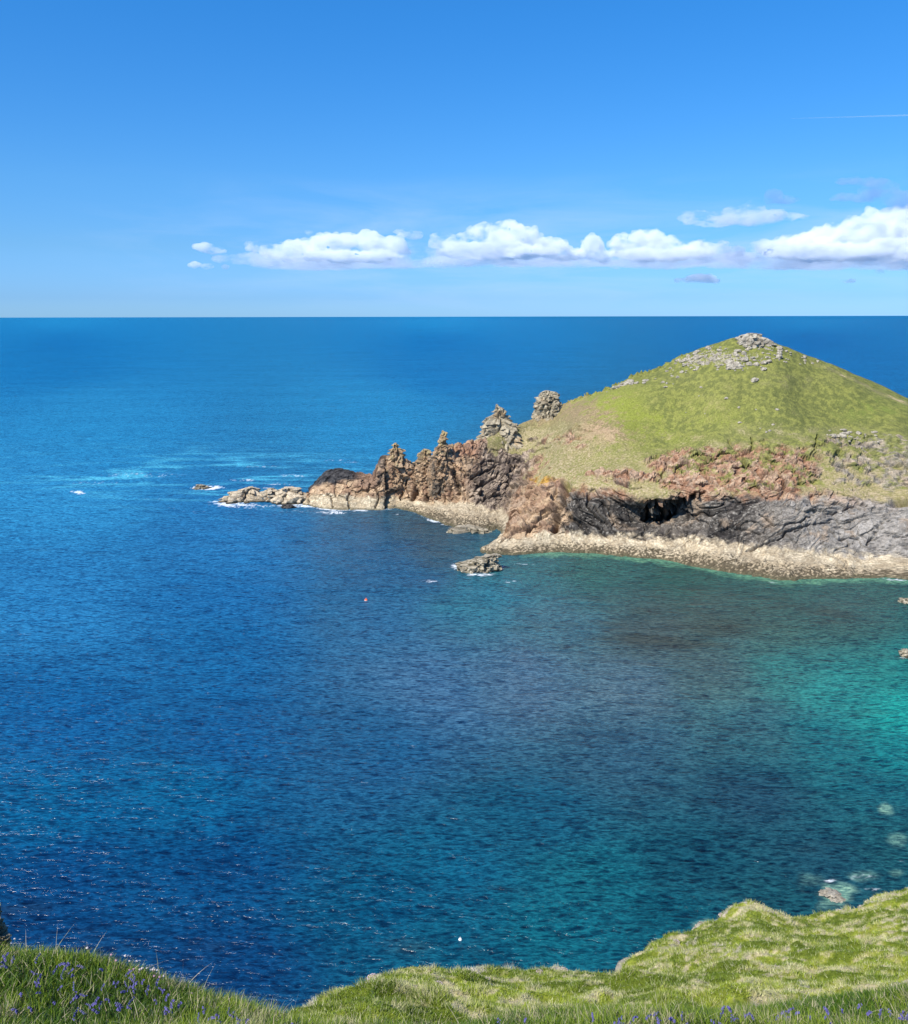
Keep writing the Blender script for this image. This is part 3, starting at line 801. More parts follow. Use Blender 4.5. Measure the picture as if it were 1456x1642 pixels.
crag('submerged_rock', [(1405, 1328, 1346), (1418, 1318, 1360), (1434, 1312, 1372), (1448, 1318, 1370)], rwat(1342, 1440), 'grey',
     'pale rock just breaking the water below the grassy slope', 'rock', .9, .35, 7.6, nseg=90, nrow=60, foot=2).scale = (1, 1, .60)
crag('submerged_rock', [(1482, 1130, 1152), (1488, 1118, 1154), (1496, 1112, 1152)], rwat(1132, 1496), 'grey',
     'pale green-white rock in the water against the edge of the grassy slope', 'rock', .8, .35, 8.6, nseg=60, nrow=30, foot=1)


# summit boulders
def boulder_mesh(seed):
    import bmesh
    bm = bmesh.new()
    bmesh.ops.create_icosphere(bm, subdivisions=3, radius=1)
    V = np.array([v.co[:] for v in bm.verts])
    Fc = np.array([[v.index for v in f.verts] for f in bm.faces])
    bm.free()
    cv, ce = cells(V, 0.9, seed * 3.1)
    V = V * (1 + 0.35 * fbm(V, 1.2, 3, off=seed)[:, None] + 0.3 * (cv[:, None] - .5))
    V[:, 2] *= 0.75
    col = rock_colour('grey', V * 2, V[:, 2], seed)
    me_o = mesh_obj('boulder', V, Fc, M_rock, {'col': col}, smooth=False)
    return me_o


def scatter_boulders():
    protos = [boulder_mesh(k + 1.5) for k in range(7)]
    P, X, Y, V, U = (HL[k] for k in ('P', 'X', 'Y', 'V', 'U'))
    R = np.random.default_rng(21)
    spots = []
    def pick(cx, cy, sx, sy, n, smin, smax, lab):
        xs = R.normal(cx, sx, n * 4); ys = R.normal(cy, sy, n * 4)
        m = 0
        for x, y in zip(xs, ys):
            if m >= n: break
            i = np.argmin(np.abs(X[:, 340] - x)) if False else None
            dd = (X[::4, 200:400:2] - x) ** 2 + (Y[::4, 200:400:2] - y) ** 2
            k = np.unravel_index(np.argmin(dd), dd.shape)
            if dd[k] > 25: continue
            spots.append((P[k[0] * 4, 200 + k[1] * 2], smin + (smax - smin) * R.random() ** 2.2, lab)); m += 1
    pick(1120, 574, 22, 10, 62, .35, 1.1, 'pale boulder in the scree on the left shoulder of the summit')
    pick(1180, 578, 26, 11, 90, .35, 1.3, 'pale boulder in the scree just below the summit tor')
    pick(1246, 572, 12, 8, 30, .35, 1.1, 'pale boulder in the small scree patch right of the summit tor')
    pick(1090, 590, 18, 10, 20, .3, .8, 'pale boulder in the scree on the left shoulder of the summit')
    pick(1300, 578, 14, 4, 10, .3, .7, 'pale stone by the ridge path right of the summit')
    pick(1000, 618, 34, 5, 22, .4, 1.5, 'grey stone along the broken crest between crag and hill')
    pick(1180, 660, 90, 30, 16, .25, .6, 'lone white stone in the open turf of the hill face')
    pick(1380, 697, 40, 7, 28, .3, .9, 'pale stone in the broken outcrop band on the lower right slope')
    used = set()
    for q, (p, s, lab) in enumerate(spots[:290]):
        k = int(R.integers(len(protos)))
        if k not in used:
            o = protos[k]; used.add(k)
        else:
            o = protos[k].copy(); COL.objects.link(o)
        o.location = (p[0], p[1], p[2] + s * .02)
        o.scale = (s * R.uniform(.8, 1.4), s * R.uniform(.8, 1.2), s * R.uniform(.7, 1.1))
        o.rotation_euler = (R.uniform(-.3, .3), R.uniform(-.3, .3), R.uniform(0, 6.28))
        tag(o, lab, 'boulder', 'boulders and stones on the headland: ' + lab.split(' ', 2)[2])


scatter_boulders()

# ------------------------------------------------------------------ sea
def build_sea():
    az = np.radians(np.linspace(-52, 52, 1500))
    # ground distances: dense in the visible near field, then out to the horizon
    dep = np.radians(np.concatenate([np.linspace(62, 44, 60, endpoint=False), np.linspace(44, 1.2, 1050, endpoint=False)]))
    r = np.concatenate([H / np.tan(dep), H / math.tan(math.radians(1.2)) * np.geomspace(1.02, 45, 60), [200000, 380000]])
    A, R_ = np.meshgrid(az, r, indexing='ij')
    P = np.stack([np.sin(A) * R_, np.cos(A) * R_, np.zeros_like(A)], -1)
    X, Y = to_px(P)
    # body colour of the water: depth and bottom, plus bay reflections painted in, control points (photo x, y, r, g, b, spread)
    ctl = [
        (100, 518, .005, .110, .245), (700, 518, .005, .110, .245), (1300, 518, .004, .095, .22), (100, 545, .002, .072, .195), (700, 545, .002, .072, .195), (1300, 540, .002, .058, .170), (100, 590, .003, .078, .198), (700, 590, .004, .080, .200), (1300, 590, .003, .070, .185),
        (150, 680, .009, .112, .235), (600, 680, .009, .112, .230), (100, 800, .012, .118, .245), (350, 860, .008, .080, .190), (100, 950, .009, .090, .205), (350, 960, .005, .065, .165),
        (100, 1150, .002, .046, .128), (350, 1050, .003, .054, .138), (350, 1180, .002, .040, .110), (100, 1400, .001, .026, .082), (350, 1400, .001, .028, .082), (350, 1550, .001, .020, .066), (50, 1500, .001, .022, .072), (100, 1300, .001, .046, .110), (300, 1280, .001, .048, .110),
        (620, 900, .010, .055, .110), (600, 1000, .012, .062, .125), (700, 860, .014, .042, .062), (780, 960, .014, .085, .120), (600, 1200, .005, .042, .095), (700, 1100, .024, .072, .130), (850, 1080, .030, .070, .110),
        (600, 1450, .001, .034, .072), (850, 920, .012, .068, .080), (950, 920, .010, .055, .052), (1100, 935, .006, .045, .040), (1250, 950, .010, .048, .045),
        (1420, 955, .010, .050, .045), (900, 1000, .022, .072, .095), (1050, 1010, .024, .044, .046), (1150, 1000, .020, .046, .044), (1250, 1020, .020, .055, .050), (1350, 1000, .016, .048, .045),
        (1150, 1070, .026, .056, .062), (1000, 1090, .034, .074, .100), (1250, 1080, .012, .085, .084), (1350, 1110, .010, .120, .115), (1440, 1080, .008, .090, .085), (1450, 1140, .004, .150, .135),
        (1440, 1205, .003, .080, .090), (1330, 1185, .005, .060, .075), (1200, 1150, .014, .055, .070), (1000, 1200, .012, .045, .072), (1400, 1260, .004, .045, .062), (1200, 1280, .006, .030, .050),
        (850, 1300, .003, .040, .072), (1100, 1380, .003, .032, .050), (950, 1420, .003, .056, .078), (900, 1500, .002, .050, .074), (750, 1550, .001, .034, .060), (1050, 1480, .002, .040, .060),
        (1300, 1380, .005, .032, .050), (1250, 1450, .004, .036, .050), (1430, 1350, .005, .040, .052), (700, 1400, .002, .044, .084), (700, 1510, .002, .044, .078),
    ]
    c = np.array(ctl)
    num = np.zeros(X.shape + (3,)); den = np.zeros(X.shape)
    wob = fbm(P, 60, 4, off=3) * 42 + fbm(P, 14, 3, off=23) * 34
    XX = X + wob; YY = Y + fbm(P, 50, 4, off=13) * 28 + fbm(P, 12, 3, off=33) * 18
    YY = np.where(Y < 700, Y + fbm(P, 900, 3) * 8, YY)
    for q in c:
        w = 1 / (((XX - q[0]) / 1.5) ** 2 + ((YY - q[1]) * (1.6 if q[1] < 620 else 1)) ** 2 + 900) ** 1.8
        num += w[..., None] * q[2:5]; den += w
    col = num / den[..., None]
    n2 = fbm(P * np.array([1, .5, 1]), 16, 4, off=8)
    # weed reefs on the bottom
    reef = np.exp(-(((X - 1080) / 170) ** 2 + ((Y - 1025) / 38) ** 2)) * 1.0 + np.exp(-(((X - 1300) / 150) ** 2 + ((Y - 985) / 26) ** 2)) * .6
    col = mixc(col, np.array([0.016, 0.022, 0.018]), ss(reef + 1.6 * fbm(P * np.array([.5, 1.3, 1]), 9, 4, .6, off=8), .35, 1.3) * .6)
    # pale sunken boulders seen through clear water
    for (x, y, sx, sy, k) in [(1342, 1432, 38, 24, .95), (1385, 1405, 30, 12, .35), (1300, 1412, 30, 14, .22), (1318, 1455, 16, 10, .3), (1310, 1472, 14, 8, .4), (1420, 1298, 16, 12, .7),
                              (1440, 1345, 22, 14, .3), (1135, 1487, 26, 12, .8), (1438, 1400, 14, 8, .35), (1180, 1120, 60, 30, .05)]:
        g = np.exp(-(((X - x) / sx) ** 2 + ((Y - y) / sy) ** 2) * 1.2)
        col = mixc(col, np.array([0.13, 0.25, 0.19]), ss(g + .5 * fbm(P, 2.5, 4, off=x % 7), .25, 1.0) * k * .8)
    # shore strip: milky green along the ledge
    W_ = HL['P']
    shore = np.array([at_z(*rb[0]) for rb in RIBS])
    us = np.linspace(0, len(shore) - 1, 900)
    sl = pchip(np.arange(len(shore)), shore, us)[:, :2]
    sub = (R_ > 120) & (R_ < 420)
    dist = np.full(X.shape, 99.0)
    pp = P[sub][:, :2]
    dm = np.full(len(pp), 1e9)
    for q in sl[::4]:
        dm = np.minimum(dm, (pp[:, 0] - q[0]) ** 2 + (pp[:, 1] - q[1]) ** 2)
    dist[sub] = np.sqrt(dm)
    rightm = ss(X, 820, 880)
    n3 = fbm(P, 5, 4, off=6)
    col = mixc(col, np.array([0.06, 0.16, 0.105]), (1 - ss(dist + n3 * 5, 1.0, 5.5)) * rightm * .8)
    # foam
    fo = np.zeros(X.shape)
    nf = ridged(P * np.array([.4, 1, 1]) + fbm(P, 6, 2)[..., None] * 3, 2.6, 4, .65, off=5)
    ex = (1 - ss(dist, .6, 2.6)) * (1 - ss(X, 700, 820)) * (.25 + .45 * fbm(P, 20, 2, off=5)) + (1 - ss(dist, .3, 1.6)) * .12
    fo += ex
    for (x, y, sx, sy, k) in [(368, 807, 34, 5, 1.0), (330, 782, 26, 3.5, 1.1), (123, 790, 14, 3, 1.1), (470, 809, 28, 3.5, .9), (415, 782, 50, 3, .45), (450, 776, 40, 2.5, .5), (405, 812, 40, 5, .4),
                              (540, 822, 22, 2.2, .65), (578, 818, 14, 2, .6), (702, 835, 18, 2.4, 1.0), (640, 826, 22, 3, .5), (740, 908, 22, 9, .75), (768, 921, 26, 4, .85), (800, 910, 12, 8, .5),
                              (690, 932, 30, 3, .55), (820, 933, 26, 3, .5), (840, 905, 30, 3, .4), (230, 762, 120, 8, .38), (150, 775, 90, 5, .34), (250, 800, 90, 4, .30), (420, 748, 60, 3, .36), (470, 763, 40, 3, .45), (395, 770, 50, 3, .42), (560, 742, 30, 2, .4), (320, 822, 60, 4, .3), (530, 768, 30, 3, .4), (480, 820, 80, 8, .32), (270, 815, 60, 5, .28),
                              (1390, 1408, 36, 10, .50), (1330, 1412, 18, 6, .42), (1440, 1385, 16, 8, .5), (1150, 1478, 26, 6, .6), (1405, 1425, 22, 6, .6), (1400, 925, 40, 3, .5), (1440, 930, 20, 2.5, .6),
                              (1450, 1056, 16, 3, .6), (600, 722, 50, 2, .3), (540, 738, 60, 2.2, .35), (740, 760, 60, 3, .2), (1240, 934, 40, 3, .35)]:
        fo += k * np.exp(-(((X - x) / sx) ** 2 + ((Y - y) / sy) ** 2) * 1.1)
    foam = ss(np.minimum(fo, 1.1) * (.15 + 1.35 * ss(nf, .2, .9)), .34, .75)
    foam[fo < .08] = 0
    # tidal streaks in the open water by the point
    streak = (np.exp(-(((X - 330) / 300) ** 2 + ((Y - 765) / 40) ** 2)) + .8 * np.exp(-((X - 180) / 200) ** 2 - ((Y - 765 + (X - 150) * .06) / 9) ** 2)) * ss(ridged(P * np.array([.15, .5, 1]), 10, 4, off=2), .55, .95)
    col = mixc(col, np.array([0.04, 0.24, 0.36]), np.clip(streak * 1.0, 0, 1))
    gloss = .06 + .06 * ss(Y, 560, 900) - .07 * ss(Y, 1150, 1400)
    gloss += .22 * np.exp(-(((X - 960) / 290) ** 2 + ((Y - 1075) / 130) ** 2))
    gloss += .22 * np.exp(-(((X - 700) / 260) ** 2 + ((Y - 880) / 60) ** 2)) + .2 * np.exp(-(((X - 1200) / 300) ** 2 + ((Y - 960) / 40) ** 2))
    # real swell and wind waves in the mesh where they are big enough to be seen as such
    rr = np.hypot(P[..., 0], P[..., 1])
    fade = 1 - ss(rr, 500, 1500)
    ca, sa = math.cos(math.radians(-14)), math.sin(math.radians(-14))
    q = np.stack([(P[..., 0] * ca + P[..., 1] * sa) * .35, -P[..., 0] * sa + P[..., 1] * ca, np.zeros_like(A)], -1)
    q = q + fbm(P, 25, 2, off=1)[..., None] * 2.5
    calm = 1 - .55 * ss(X, 700, 1000) * ss(1250 - Y, 0, 150)
    P[..., 2] = (pn(q / 6.5) * .16 + (1 - np.abs(pn(q / 2.6 + 5)) * 2) * .07 * calm + pn(q / 14.0 + 9) * .14) * fade
    nu, nv = X.shape
    # rest of the sea, behind and beside
    verts = P.reshape(-1, 3)
    m, t = new_mat('sea_water')
    a = t.n('ShaderNodeAttribute', attribute_name='col')
    fa = t.n('ShaderNodeAttribute', attribute_name='foam')
    g = t.n('ShaderNodeNewGeometry')
    pos = g.outputs['Position']
    def mapped(rot, sx, sy):
        mp = t.n('ShaderNodeMapping', i_Vector=pos)
        mp.inputs['Rotation'].default_value = (0, 0, math.radians(rot))
        mp.inputs['Scale'].default_value = (sx, sy, 1)
        return mp.outputs[0]
    def ridge(nd, k):
        return t.math('SUBTRACT', 1.0, t.math('MULTIPLY', t.math('ABSOLUTE', t.math('SUBTRACT', nd.outputs[0], .5)), k))
    w0 = t.noise(mapped(10, .38, 1.0), .27, 4, .6, .35)
    w1 = t.noise(mapped(13, .34, 1.0), 1.0, 4, .65, .30)
    w2 = t.noise(mapped(-26, .42, 1.0), 2.4, 4, .7, .25)
    w3 = t.noise(mapped(8, .16, .40), .055, 4, .55)
    gust = t.ramp(w3.outputs[0], [(.3, (.62,) * 3), (.7, (1.12,) * 3)])
    h = t.math('MULTIPLY_ADD', ridge(w0, 2.2), .95, t.math('MULTIPLY_ADD', ridge(w1, 2.6), .42, t.math('MULTIPLY', w2.outputs[0], .20)))
    # light through thin crests, sky glints and dark troughs painted into the colour
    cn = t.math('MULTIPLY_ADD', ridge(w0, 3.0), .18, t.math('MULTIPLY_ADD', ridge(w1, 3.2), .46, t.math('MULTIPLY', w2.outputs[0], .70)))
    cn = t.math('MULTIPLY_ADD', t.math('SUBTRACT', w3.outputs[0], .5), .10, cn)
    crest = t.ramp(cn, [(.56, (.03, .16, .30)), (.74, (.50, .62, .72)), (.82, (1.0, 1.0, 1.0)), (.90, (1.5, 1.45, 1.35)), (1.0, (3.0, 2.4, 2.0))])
    h = t.math('MULTIPLY', h, gust)
    b = t.n('ShaderNodeBump', i_Height=h)
    b.inputs['Distance'].default_value = .5
    b.inputs['Strength'].default_value = 1.0
    fn = t.noise(pos, 1.6, 6, .7)
    fm = t.math('MULTIPLY', fa.outputs['Fac'], t.ramp(fn.outputs[0], [(.32, (0.35,) * 3), (.55, (1,) * 3)]))
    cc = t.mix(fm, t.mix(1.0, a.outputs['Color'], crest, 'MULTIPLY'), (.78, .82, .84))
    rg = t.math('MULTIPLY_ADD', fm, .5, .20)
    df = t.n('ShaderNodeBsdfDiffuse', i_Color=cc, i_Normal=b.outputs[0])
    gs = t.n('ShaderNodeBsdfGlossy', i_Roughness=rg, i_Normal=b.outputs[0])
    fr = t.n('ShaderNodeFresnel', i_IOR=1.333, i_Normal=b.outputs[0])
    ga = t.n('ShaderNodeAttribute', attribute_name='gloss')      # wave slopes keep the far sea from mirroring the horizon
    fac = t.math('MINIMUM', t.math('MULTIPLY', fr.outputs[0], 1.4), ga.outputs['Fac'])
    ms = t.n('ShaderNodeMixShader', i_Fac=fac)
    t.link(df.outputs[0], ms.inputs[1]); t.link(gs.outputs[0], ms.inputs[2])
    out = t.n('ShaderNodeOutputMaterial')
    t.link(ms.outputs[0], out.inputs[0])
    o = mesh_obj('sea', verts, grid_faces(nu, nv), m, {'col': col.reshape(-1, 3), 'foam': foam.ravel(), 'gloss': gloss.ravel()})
    tag(o, 'deep blue sea turning teal over the shallows, reaching the horizon', None, None, 'structure')
    # sea outside the view's wedge, in one ring at the same level
    a2 = np.radians(np.linspace(52, 308, 60)); r2 = np.array([35., 120, 400, 3000, 40000, 380000])
    A2, R2 = np.meshgrid(a2, r2, indexing='ij')
    P2 = np.stack([np.sin(A2) * R2, np.cos(A2) * R2, np.full_like(A2, -.05)], -1)
    o2 = mesh_obj('sea', P2.reshape(-1, 3), grid_faces(*A2.shape), m, {'col': np.tile([[.002, .03, .09]], (A2.size, 1)), 'foam': np.zeros(A2.size), 'gloss': np.full(A2.size, .2)})
    tag(o2, 'open sea behind and beside the viewpoint', None, None, 'structure')


build_sea()

# ------------------------------------------------------------------ the slopes in the foreground
def slope_mesh(name, cols, mat, colour, relief, nu, nv_seg, label):
    """cols: for each photo column a chain of (x, y, r); lofted, then given its relief"""
    K = []
    for c in cols:
        pts = [at_r(x, y, r) if y is not None else np.array(x) for (x, y, r) in c]
        K.append([np.concatenate([p, to_px_row(p)]) for p in pts])
    K = np.array(K)
    n = K.shape[1]
    vs = np.concatenate([np.linspace(i, i + 1, nv_seg[i], endpoint=False) for i in range(n - 1)] + [[n - 1]])
    us = np.linspace(0, len(K) - 1, nu)
    A = np.swapaxes(pchip(np.arange(n), np.swapaxes(K, 0, 1), vs), 0, 1)
    P5 = pchip(np.arange(len(K)), A, us)
    P = P5[..., :3]; X, Y = P5[..., 3], P5[..., 4]
    V = np.broadcast_to(vs, X.shape)
    N = grid_normals(P)
    if N[..., 2].mean() < 0: N = -N
    d = relief(P, X, Y, V)
    P = P + N * d[..., None]
    N = grid_normals(P)
    if N[..., 2].mean() < 0: N = -N
    col = colour(P, X, Y, V, d)
    o = mesh_obj(name, P.reshape(-1, 3), grid_faces(*X.shape), mat, {'col': col.reshape(-1, 3)})
    tag(o, label, None, None, 'structure')
    return dict(P=P, X=X, Y=Y, V=V, N=N, col=col)


def to_px_row(p):
    x, y = to_px(p[None])
    return np.array([x[0], y[0]])


# near bank: photo column -> silhouette y and its distance; the chain runs from the feet over the rim and down behind it
NB = [(-1400, 1478, 10.5), (-700, 1496, 9.0), (-260, 1508, 8.2), (-100, 1516, 7.6), (0, 1528, 7.2), (60, 1533, 7.0), (130, 1540, 6.9), (200, 1556, 6.7), (270, 1576, 6.5), (330, 1599, 6.3), (400, 1626, 6.1), (450, 1646, 5.9), (500, 1662, 5.8),
      (580, 1668, 5.8), (700, 1668, 5.8), (850, 1652, 6.0), (950, 1645, 6.2), (1020, 1640, 6.3), (1150, 1634, 6.6), (1250, 1624, 6.9), (1350, 1612, 7.2), (1456, 1600, 7.6), (1560, 1590, 8.2), (1750, 1575, 9), (2300, 1550, 11), (3200, 1520, 14)]
cols = []
for x, y, r in NB:
    y0 = 1642 + 90 - (1642 - y) * .1
    y += 6 * (x < 560)
    cols.append([(x, 2600, 1.4), (x, 2000, 3.0), (x, y0, r * .60 + .35), (x, y + (y0 - y) * .5, r * .80 + .1), (x, y, r), (x, y + 60, r + 1.0), (x, y + 260, r + 1.8)])


def relief_near(P, X, Y, V):
    return fbm(P, 1.6, 4) * .12 + ridged(P, .45, 3, off=4) * .04


def colour_near(P, X, Y, V, d):
    n = fbm(P, .8, 3); n2 = fbm(P, .12, 3, off=3)
    c = mixc(np.array([.030, .045, .012]), np.array([.055, .075, .015]), ss(n, -.3, .3))
    return mixc(c, np.array([.13, .10, .055]), ss(n2 + .4 * n, .1, .5) * .6)


NEAR = slope_mesh('near_bank', cols, M_turf, colour_near, relief_near, 620, [20, 30, 90, 110, 30, 16], 'steep grassy bank at the viewpoint, running along the bottom of the view')

FS = [(400, 1685, 10.5, 1700, 8.5), (480, 1650, 12.0, 1672, 9), (545, 1614, 13.0, 1660, 9), (600, 1591, 15.0, 1655, 9.3), (640, 1578, 16.5, 1658, 9.5), (700, 1570, 18.5, 1660, 10), (760, 1569, 19.5, 1660, 10.4),
      (830, 1559, 21.5, 1655, 11), (885, 1553, 23.0, 1650, 11.3), (930, 1560, 23.5, 1645, 11.6), (980, 1563, 24.0, 1638, 11.8), (1010, 1549, 25.5, 1632, 12), (1040, 1536, 27.0, 1630, 12.2), (1075, 1513, 29.0, 1626, 12.5),
      (1110, 1502, 30.5, 1624, 12.8), (1150, 1483, 32.5, 1622, 13), (1185, 1466, 34.0, 1620, 13.2), (1205, 1460, 34.5, 1619, 13.4), (1240, 1471, 35.0, 1617, 13.6), (1290, 1476, 36.0, 1614, 14), (1340, 1471, 37.5, 1611, 14.3),
      (1380, 1456, 40.0, 1608, 14.8), (1412, 1430, 42.5, 1606, 15.2), (1456, 1424, 44.0, 1603, 15.6), (1560, 1395, 48, 1598, 16.5), (1760, 1350, 54, 1585, 18), (2250, 1290, 64, 1560, 22), (3100, 1220, 80, 1530, 28)]
cols = []
for x, y, r, yb, rb in FS:
    y += 7
    ch = [(x, yb + 40, rb - 1.6), (x, yb, rb), (x, yb + (y - yb) * .45, rb + (r - rb) * .33), (x, yb + (y - yb) * .8, rb + (r - rb) * .68), (x, y, r)]
    e = at_r(x, y, r)
    dv = np.array([e[0], e[1], 0]) / math.hypot(e[0], e[1])
    ch.append((tuple(e + dv * 1.6 - np.array([0, 0, 2.4])), None, None))
    ch.append((tuple(e + dv * 5.0 - np.array([0, 0, e[2] * .45])), None, None))
    f = e + dv * 13; f[2] = -2
    ch.append((tuple(f), None, None))
    cols.append(ch)


def relief_far(P, X, Y, V):
    lip = np.exp(-((V - 4) / .35) ** 2)
    cv, ce = cells(P * np.array([.6, .6, 1.0]) + fbm(P, 2, 2)[..., None] * .8, 1.1, 2.0)
    cush = (1 - np.abs(pn(P / 0.9 + 3)) * 2)
    below = ss(V, 4.1, 5)
    return fbm(P, 5, 3) * .45 + fbm(P * np.array([.6, .6, 1.2]), 1.7, 3, off=2) * .42 + cush * .13 + ridged(P, .35, 3, off=7) * .05 + lip * (fbm(P, 1.0, 3, off=9) * .22) + below * fbm(P, 4, 4) * 2


def colour_far(P, X, Y, V, d):
    n = fbm(P, 3.0, 3, off=4) * 1.7; n1 = fbm(P * np.array([.55, .8, 1.3]), .62, 4, .6, off=5) * 1.8; n2 = fbm(P, .22, 3, off=6) * 1.7
    c = mixc(np.array([.125, .160, .016]), np.array([.27, .30, .035]), ss(n + .6 * n1 + .4 * n2, -.35, .35))
    c = mixc(c, np.array([.30, .29, .05]), ss(n1 + .5 * n, -.2, .4) * ss(X, 950, 1200) * .7)
    c = mixc(c, np.array([.50, .42, .27]), ss(n1 * 1.0 + .4 * n2 + .35 * n, .04, .42) * .9)
    c = mixc(c, np.array([.50, .42, .36]), ss(fbm(P, 1.1, 4, off=15) + .3 * n2 + .55 * np.exp(-((V - 3.9) / .16) ** 2) * ss(900 - X, -40, 40) + .35 * np.exp(-((V - 3.9) / .10) ** 2), .36, .55) * .85)
    rk = ss(V, 4.25, 4.7)
    return mixc(c, mixc(np.array([.18, .16, .13]), np.array([.33, .29, .22]), ss(n1, -.3, .3)), rk)


FAR = slope_mesh('cliff_slope', cols, M_turf, colour_far, relief_far, 1250, [20, 200, 150, 110, 30, 20, 10], 'tufted sunlit grass slope falling to the cliff edge at lower right')


# ------------------------------------------------------------------ grass blades
def surf_points(G, n, vr, R, dens=None):
    """random points on a lofted surface, even in area; returns position, normal, X, V and the ground colour"""
    P = G['P']; a0 = np.searchsorted(G['V'][0], vr[0]); a1 = np.searchsorted(G['V'][0], vr[1])
    Q = P[:, a0:a1 + 1]
    A = np.linalg.norm(np.cross(Q[1:, :-1] - Q[:-1, :-1], Q[:-1, 1:] - Q[:-1, :-1]), axis=-1)
    Xc = G['X'][:-1, a0:a1]; Yc = G['Y'][:-1, a0:a1]
    A = A * ((Xc > -240) & (Xc < 1760) & (Yc < 1760))
    if dens is not None:
        A = A * dens(Q[:-1, :-1], Xc, Yc)
    w = A.ravel() / A.sum()
    k = R.choice(w.size, n, p=w)
    i, j = np.unravel_index(k, A.shape)
    fu, fv = R.random(n)[:, None], R.random(n)[:, None]
    p = Q[i, j] * (1 - fu) * (1 - fv) + Q[i + 1, j] * fu * (1 - fv) + Q[i, j + 1] * (1 - fu) * fv + Q[i + 1, j + 1] * fu * fv
    j2 = j + a0
    return p, G['N'][i, j2], G['X'][i, j2], G['V'][i, j2], G['col'][i, j2]


def blades(name, p, nrm, hgt, wid, col, R, label, segs=3, droop=.5, lean=.45):
    n = len(p)
    az = R.random(n) * 2 * np.pi
    dirv = np.stack([np.cos(az), np.sin(az), np.zeros(n)], 1)
    up = np.array([0, 0, 1.0]) * .75 + nrm * .25
    downhill = nrm * np.array([1, 1, 0]); 
    t0 = up + dirv * (R.random(n)[:, None] * lean) + downhill * .35 * R.random(n)[:, None]
    t0 /= np.linalg.norm(t0, axis=1)[:, None]
    side = np.cross(t0, R.normal(size=(n, 3))); side /= np.linalg.norm(side, axis=1)[:, None]
    dr = (R.random(n) ** 1.5 * droop)[:, None]
    bend = dirv * .7 + downhill * .3 - np.array([0, 0, .55])
    V = []; C = []
    for k in range(segs + 1):
        f = k / segs
        c = p + hgt[:, None] * (t0 * f + bend * dr * f * f)
        w = wid * (1 - f ** 1.6)
        if k < segs:
            V += [c - side * w[:, None] / 2, c + side * w[:, None] / 2]
            C += [col, col]
        else:
            V.append(c); C.append(col)
    m = len(V)
    VV = np.stack(V, 1).reshape(-1, 3); CC = np.stack(C, 1).reshape(-1, 3)
    b = (np.arange(n) * m)[:, None]
    quads = np.concatenate([b + np.array([[2 * k, 2 * k + 1, 2 * k + 3, 2 * k + 2]]) for k in range(segs - 1)]) if segs > 1 else np.zeros((0, 4), int)
    tris = b + np.array([[2 * (segs - 1), 2 * (segs - 1) + 1, 2 * segs]])
    o = mesh_obj(name, VV, [quads, tris], M_blade, {'col': CC}, smooth=True)
    return tag(o, label, None, None, 'stuff')


R1 = np.random.default_rng(31)
n = 140000
p, nn, X_, V_, _c = surf_points(NEAR, n, (1.8, 4.7), R1)
pn1 = fbm(p, 1.0, 3); pn2 = fbm(p, .35, 2, off=4)
h = (.06 + .07 * R1.random(n)) * (1 + .9 * pn1)
cg = mixc(np.array([.060, .135, .006]), np.array([.25, .33, .026]), ss(pn1 * 1.5 + R1.normal(0, .4, n), -.5, .8))
cg = mixc(cg, np.array([.045, .085, .030]), (R1.random(n) < .22) * .8)
dry = (R1.random(n) < .07 + .45 * ss(pn2 * 1.5 + .8 * pn1, .15, .6))
cg = mixc(cg, np.array([.50, .44, .27]), dry * .9)
blades('grass', p, nn, h, .0045 + .0035 * R1.random(n), cg, R1, 'long green and straw grass along the near bank', 3, .75, .7)
# long pale bents and stalks standing above the turf
n = 650
p, nn, X_, V_, _c = surf_points(NEAR, n, (2.2, 4.4), R1)
cs = mixc(np.array([.58, .52, .36]), np.array([.22, .24, .10]), R1.random(n))
blades('dry_grass_stalks', p, nn, .14 + .16 * R1.random(n) ** 2, np.full(n, .0045), cs, R1, 'pale dry grass stalks arching over the near bank', 5, 1.1, .8)
n = 330000
p, nn, X_, V_, cb = surf_points(FAR, n, (.9, 4.15), R1, dens=lambda Q, X, Y: 1 / (.15 + (np.hypot(Q[..., 0], Q[..., 1]) / 14) ** 2))
rr = np.hypot(p[:, 0], p[:, 1])
cg = cb * (1 + R1.normal(0, .22, n))[:, None] * np.array([1.0, 1.06, .9])
tall = 1 + .9 * ss(fbm(p, 1.1, 2, off=3), .1, .5)
cg = mixc(cg, np.array([.10, .17, .012]), (R1.random(n) < .10) * .6)
cg = mixc(cg, np.array([.52, .48, .30]), (R1.random(n) < .12) * .8)
tus = ss(fbm(p, .55, 2, off=8) * 1.6, -.1, .5)
cg = mixc(cg, cg * np.array([.55, .68, .5]), (1 - tus) * .5)
blades('tufted_grass', p, nn, (.02 + .045 * R1.random(n) + .07 * tus) * tall * (.8 + rr / 60), (.008 + .006 * R1.random(n)) * (.6 + rr / 30), np.clip(cg * 1.32, .005, .68), R1, 'short tufted grass covering the sunlit cliff slope', 1, .5, 1.0)


# ------------------------------------------------------------------ flowers
def tube_chain(pts, rad, nseg=6):
    pts = np.asarray(pts, float); rad = np.asarray(rad, float)
    t = np.gradient(pts, axis=0); t /= np.linalg.norm(t, axis=1)[:, None]
    a = np.cross(t, np.array([.31, .95, .12])); a /= np.linalg.norm(a, axis=1)[:, None]
    b = np.cross(t, a)
    th = np.linspace(0, 2 * np.pi, nseg, endpoint=False)
    V = pts[None] + rad[None, :, None] * (np.cos(th)[:, None, None] * a[None] + np.sin(th)[:, None, None] * b[None])
    return V.reshape(-1, 3), grid_faces(nseg, len(pts), True)


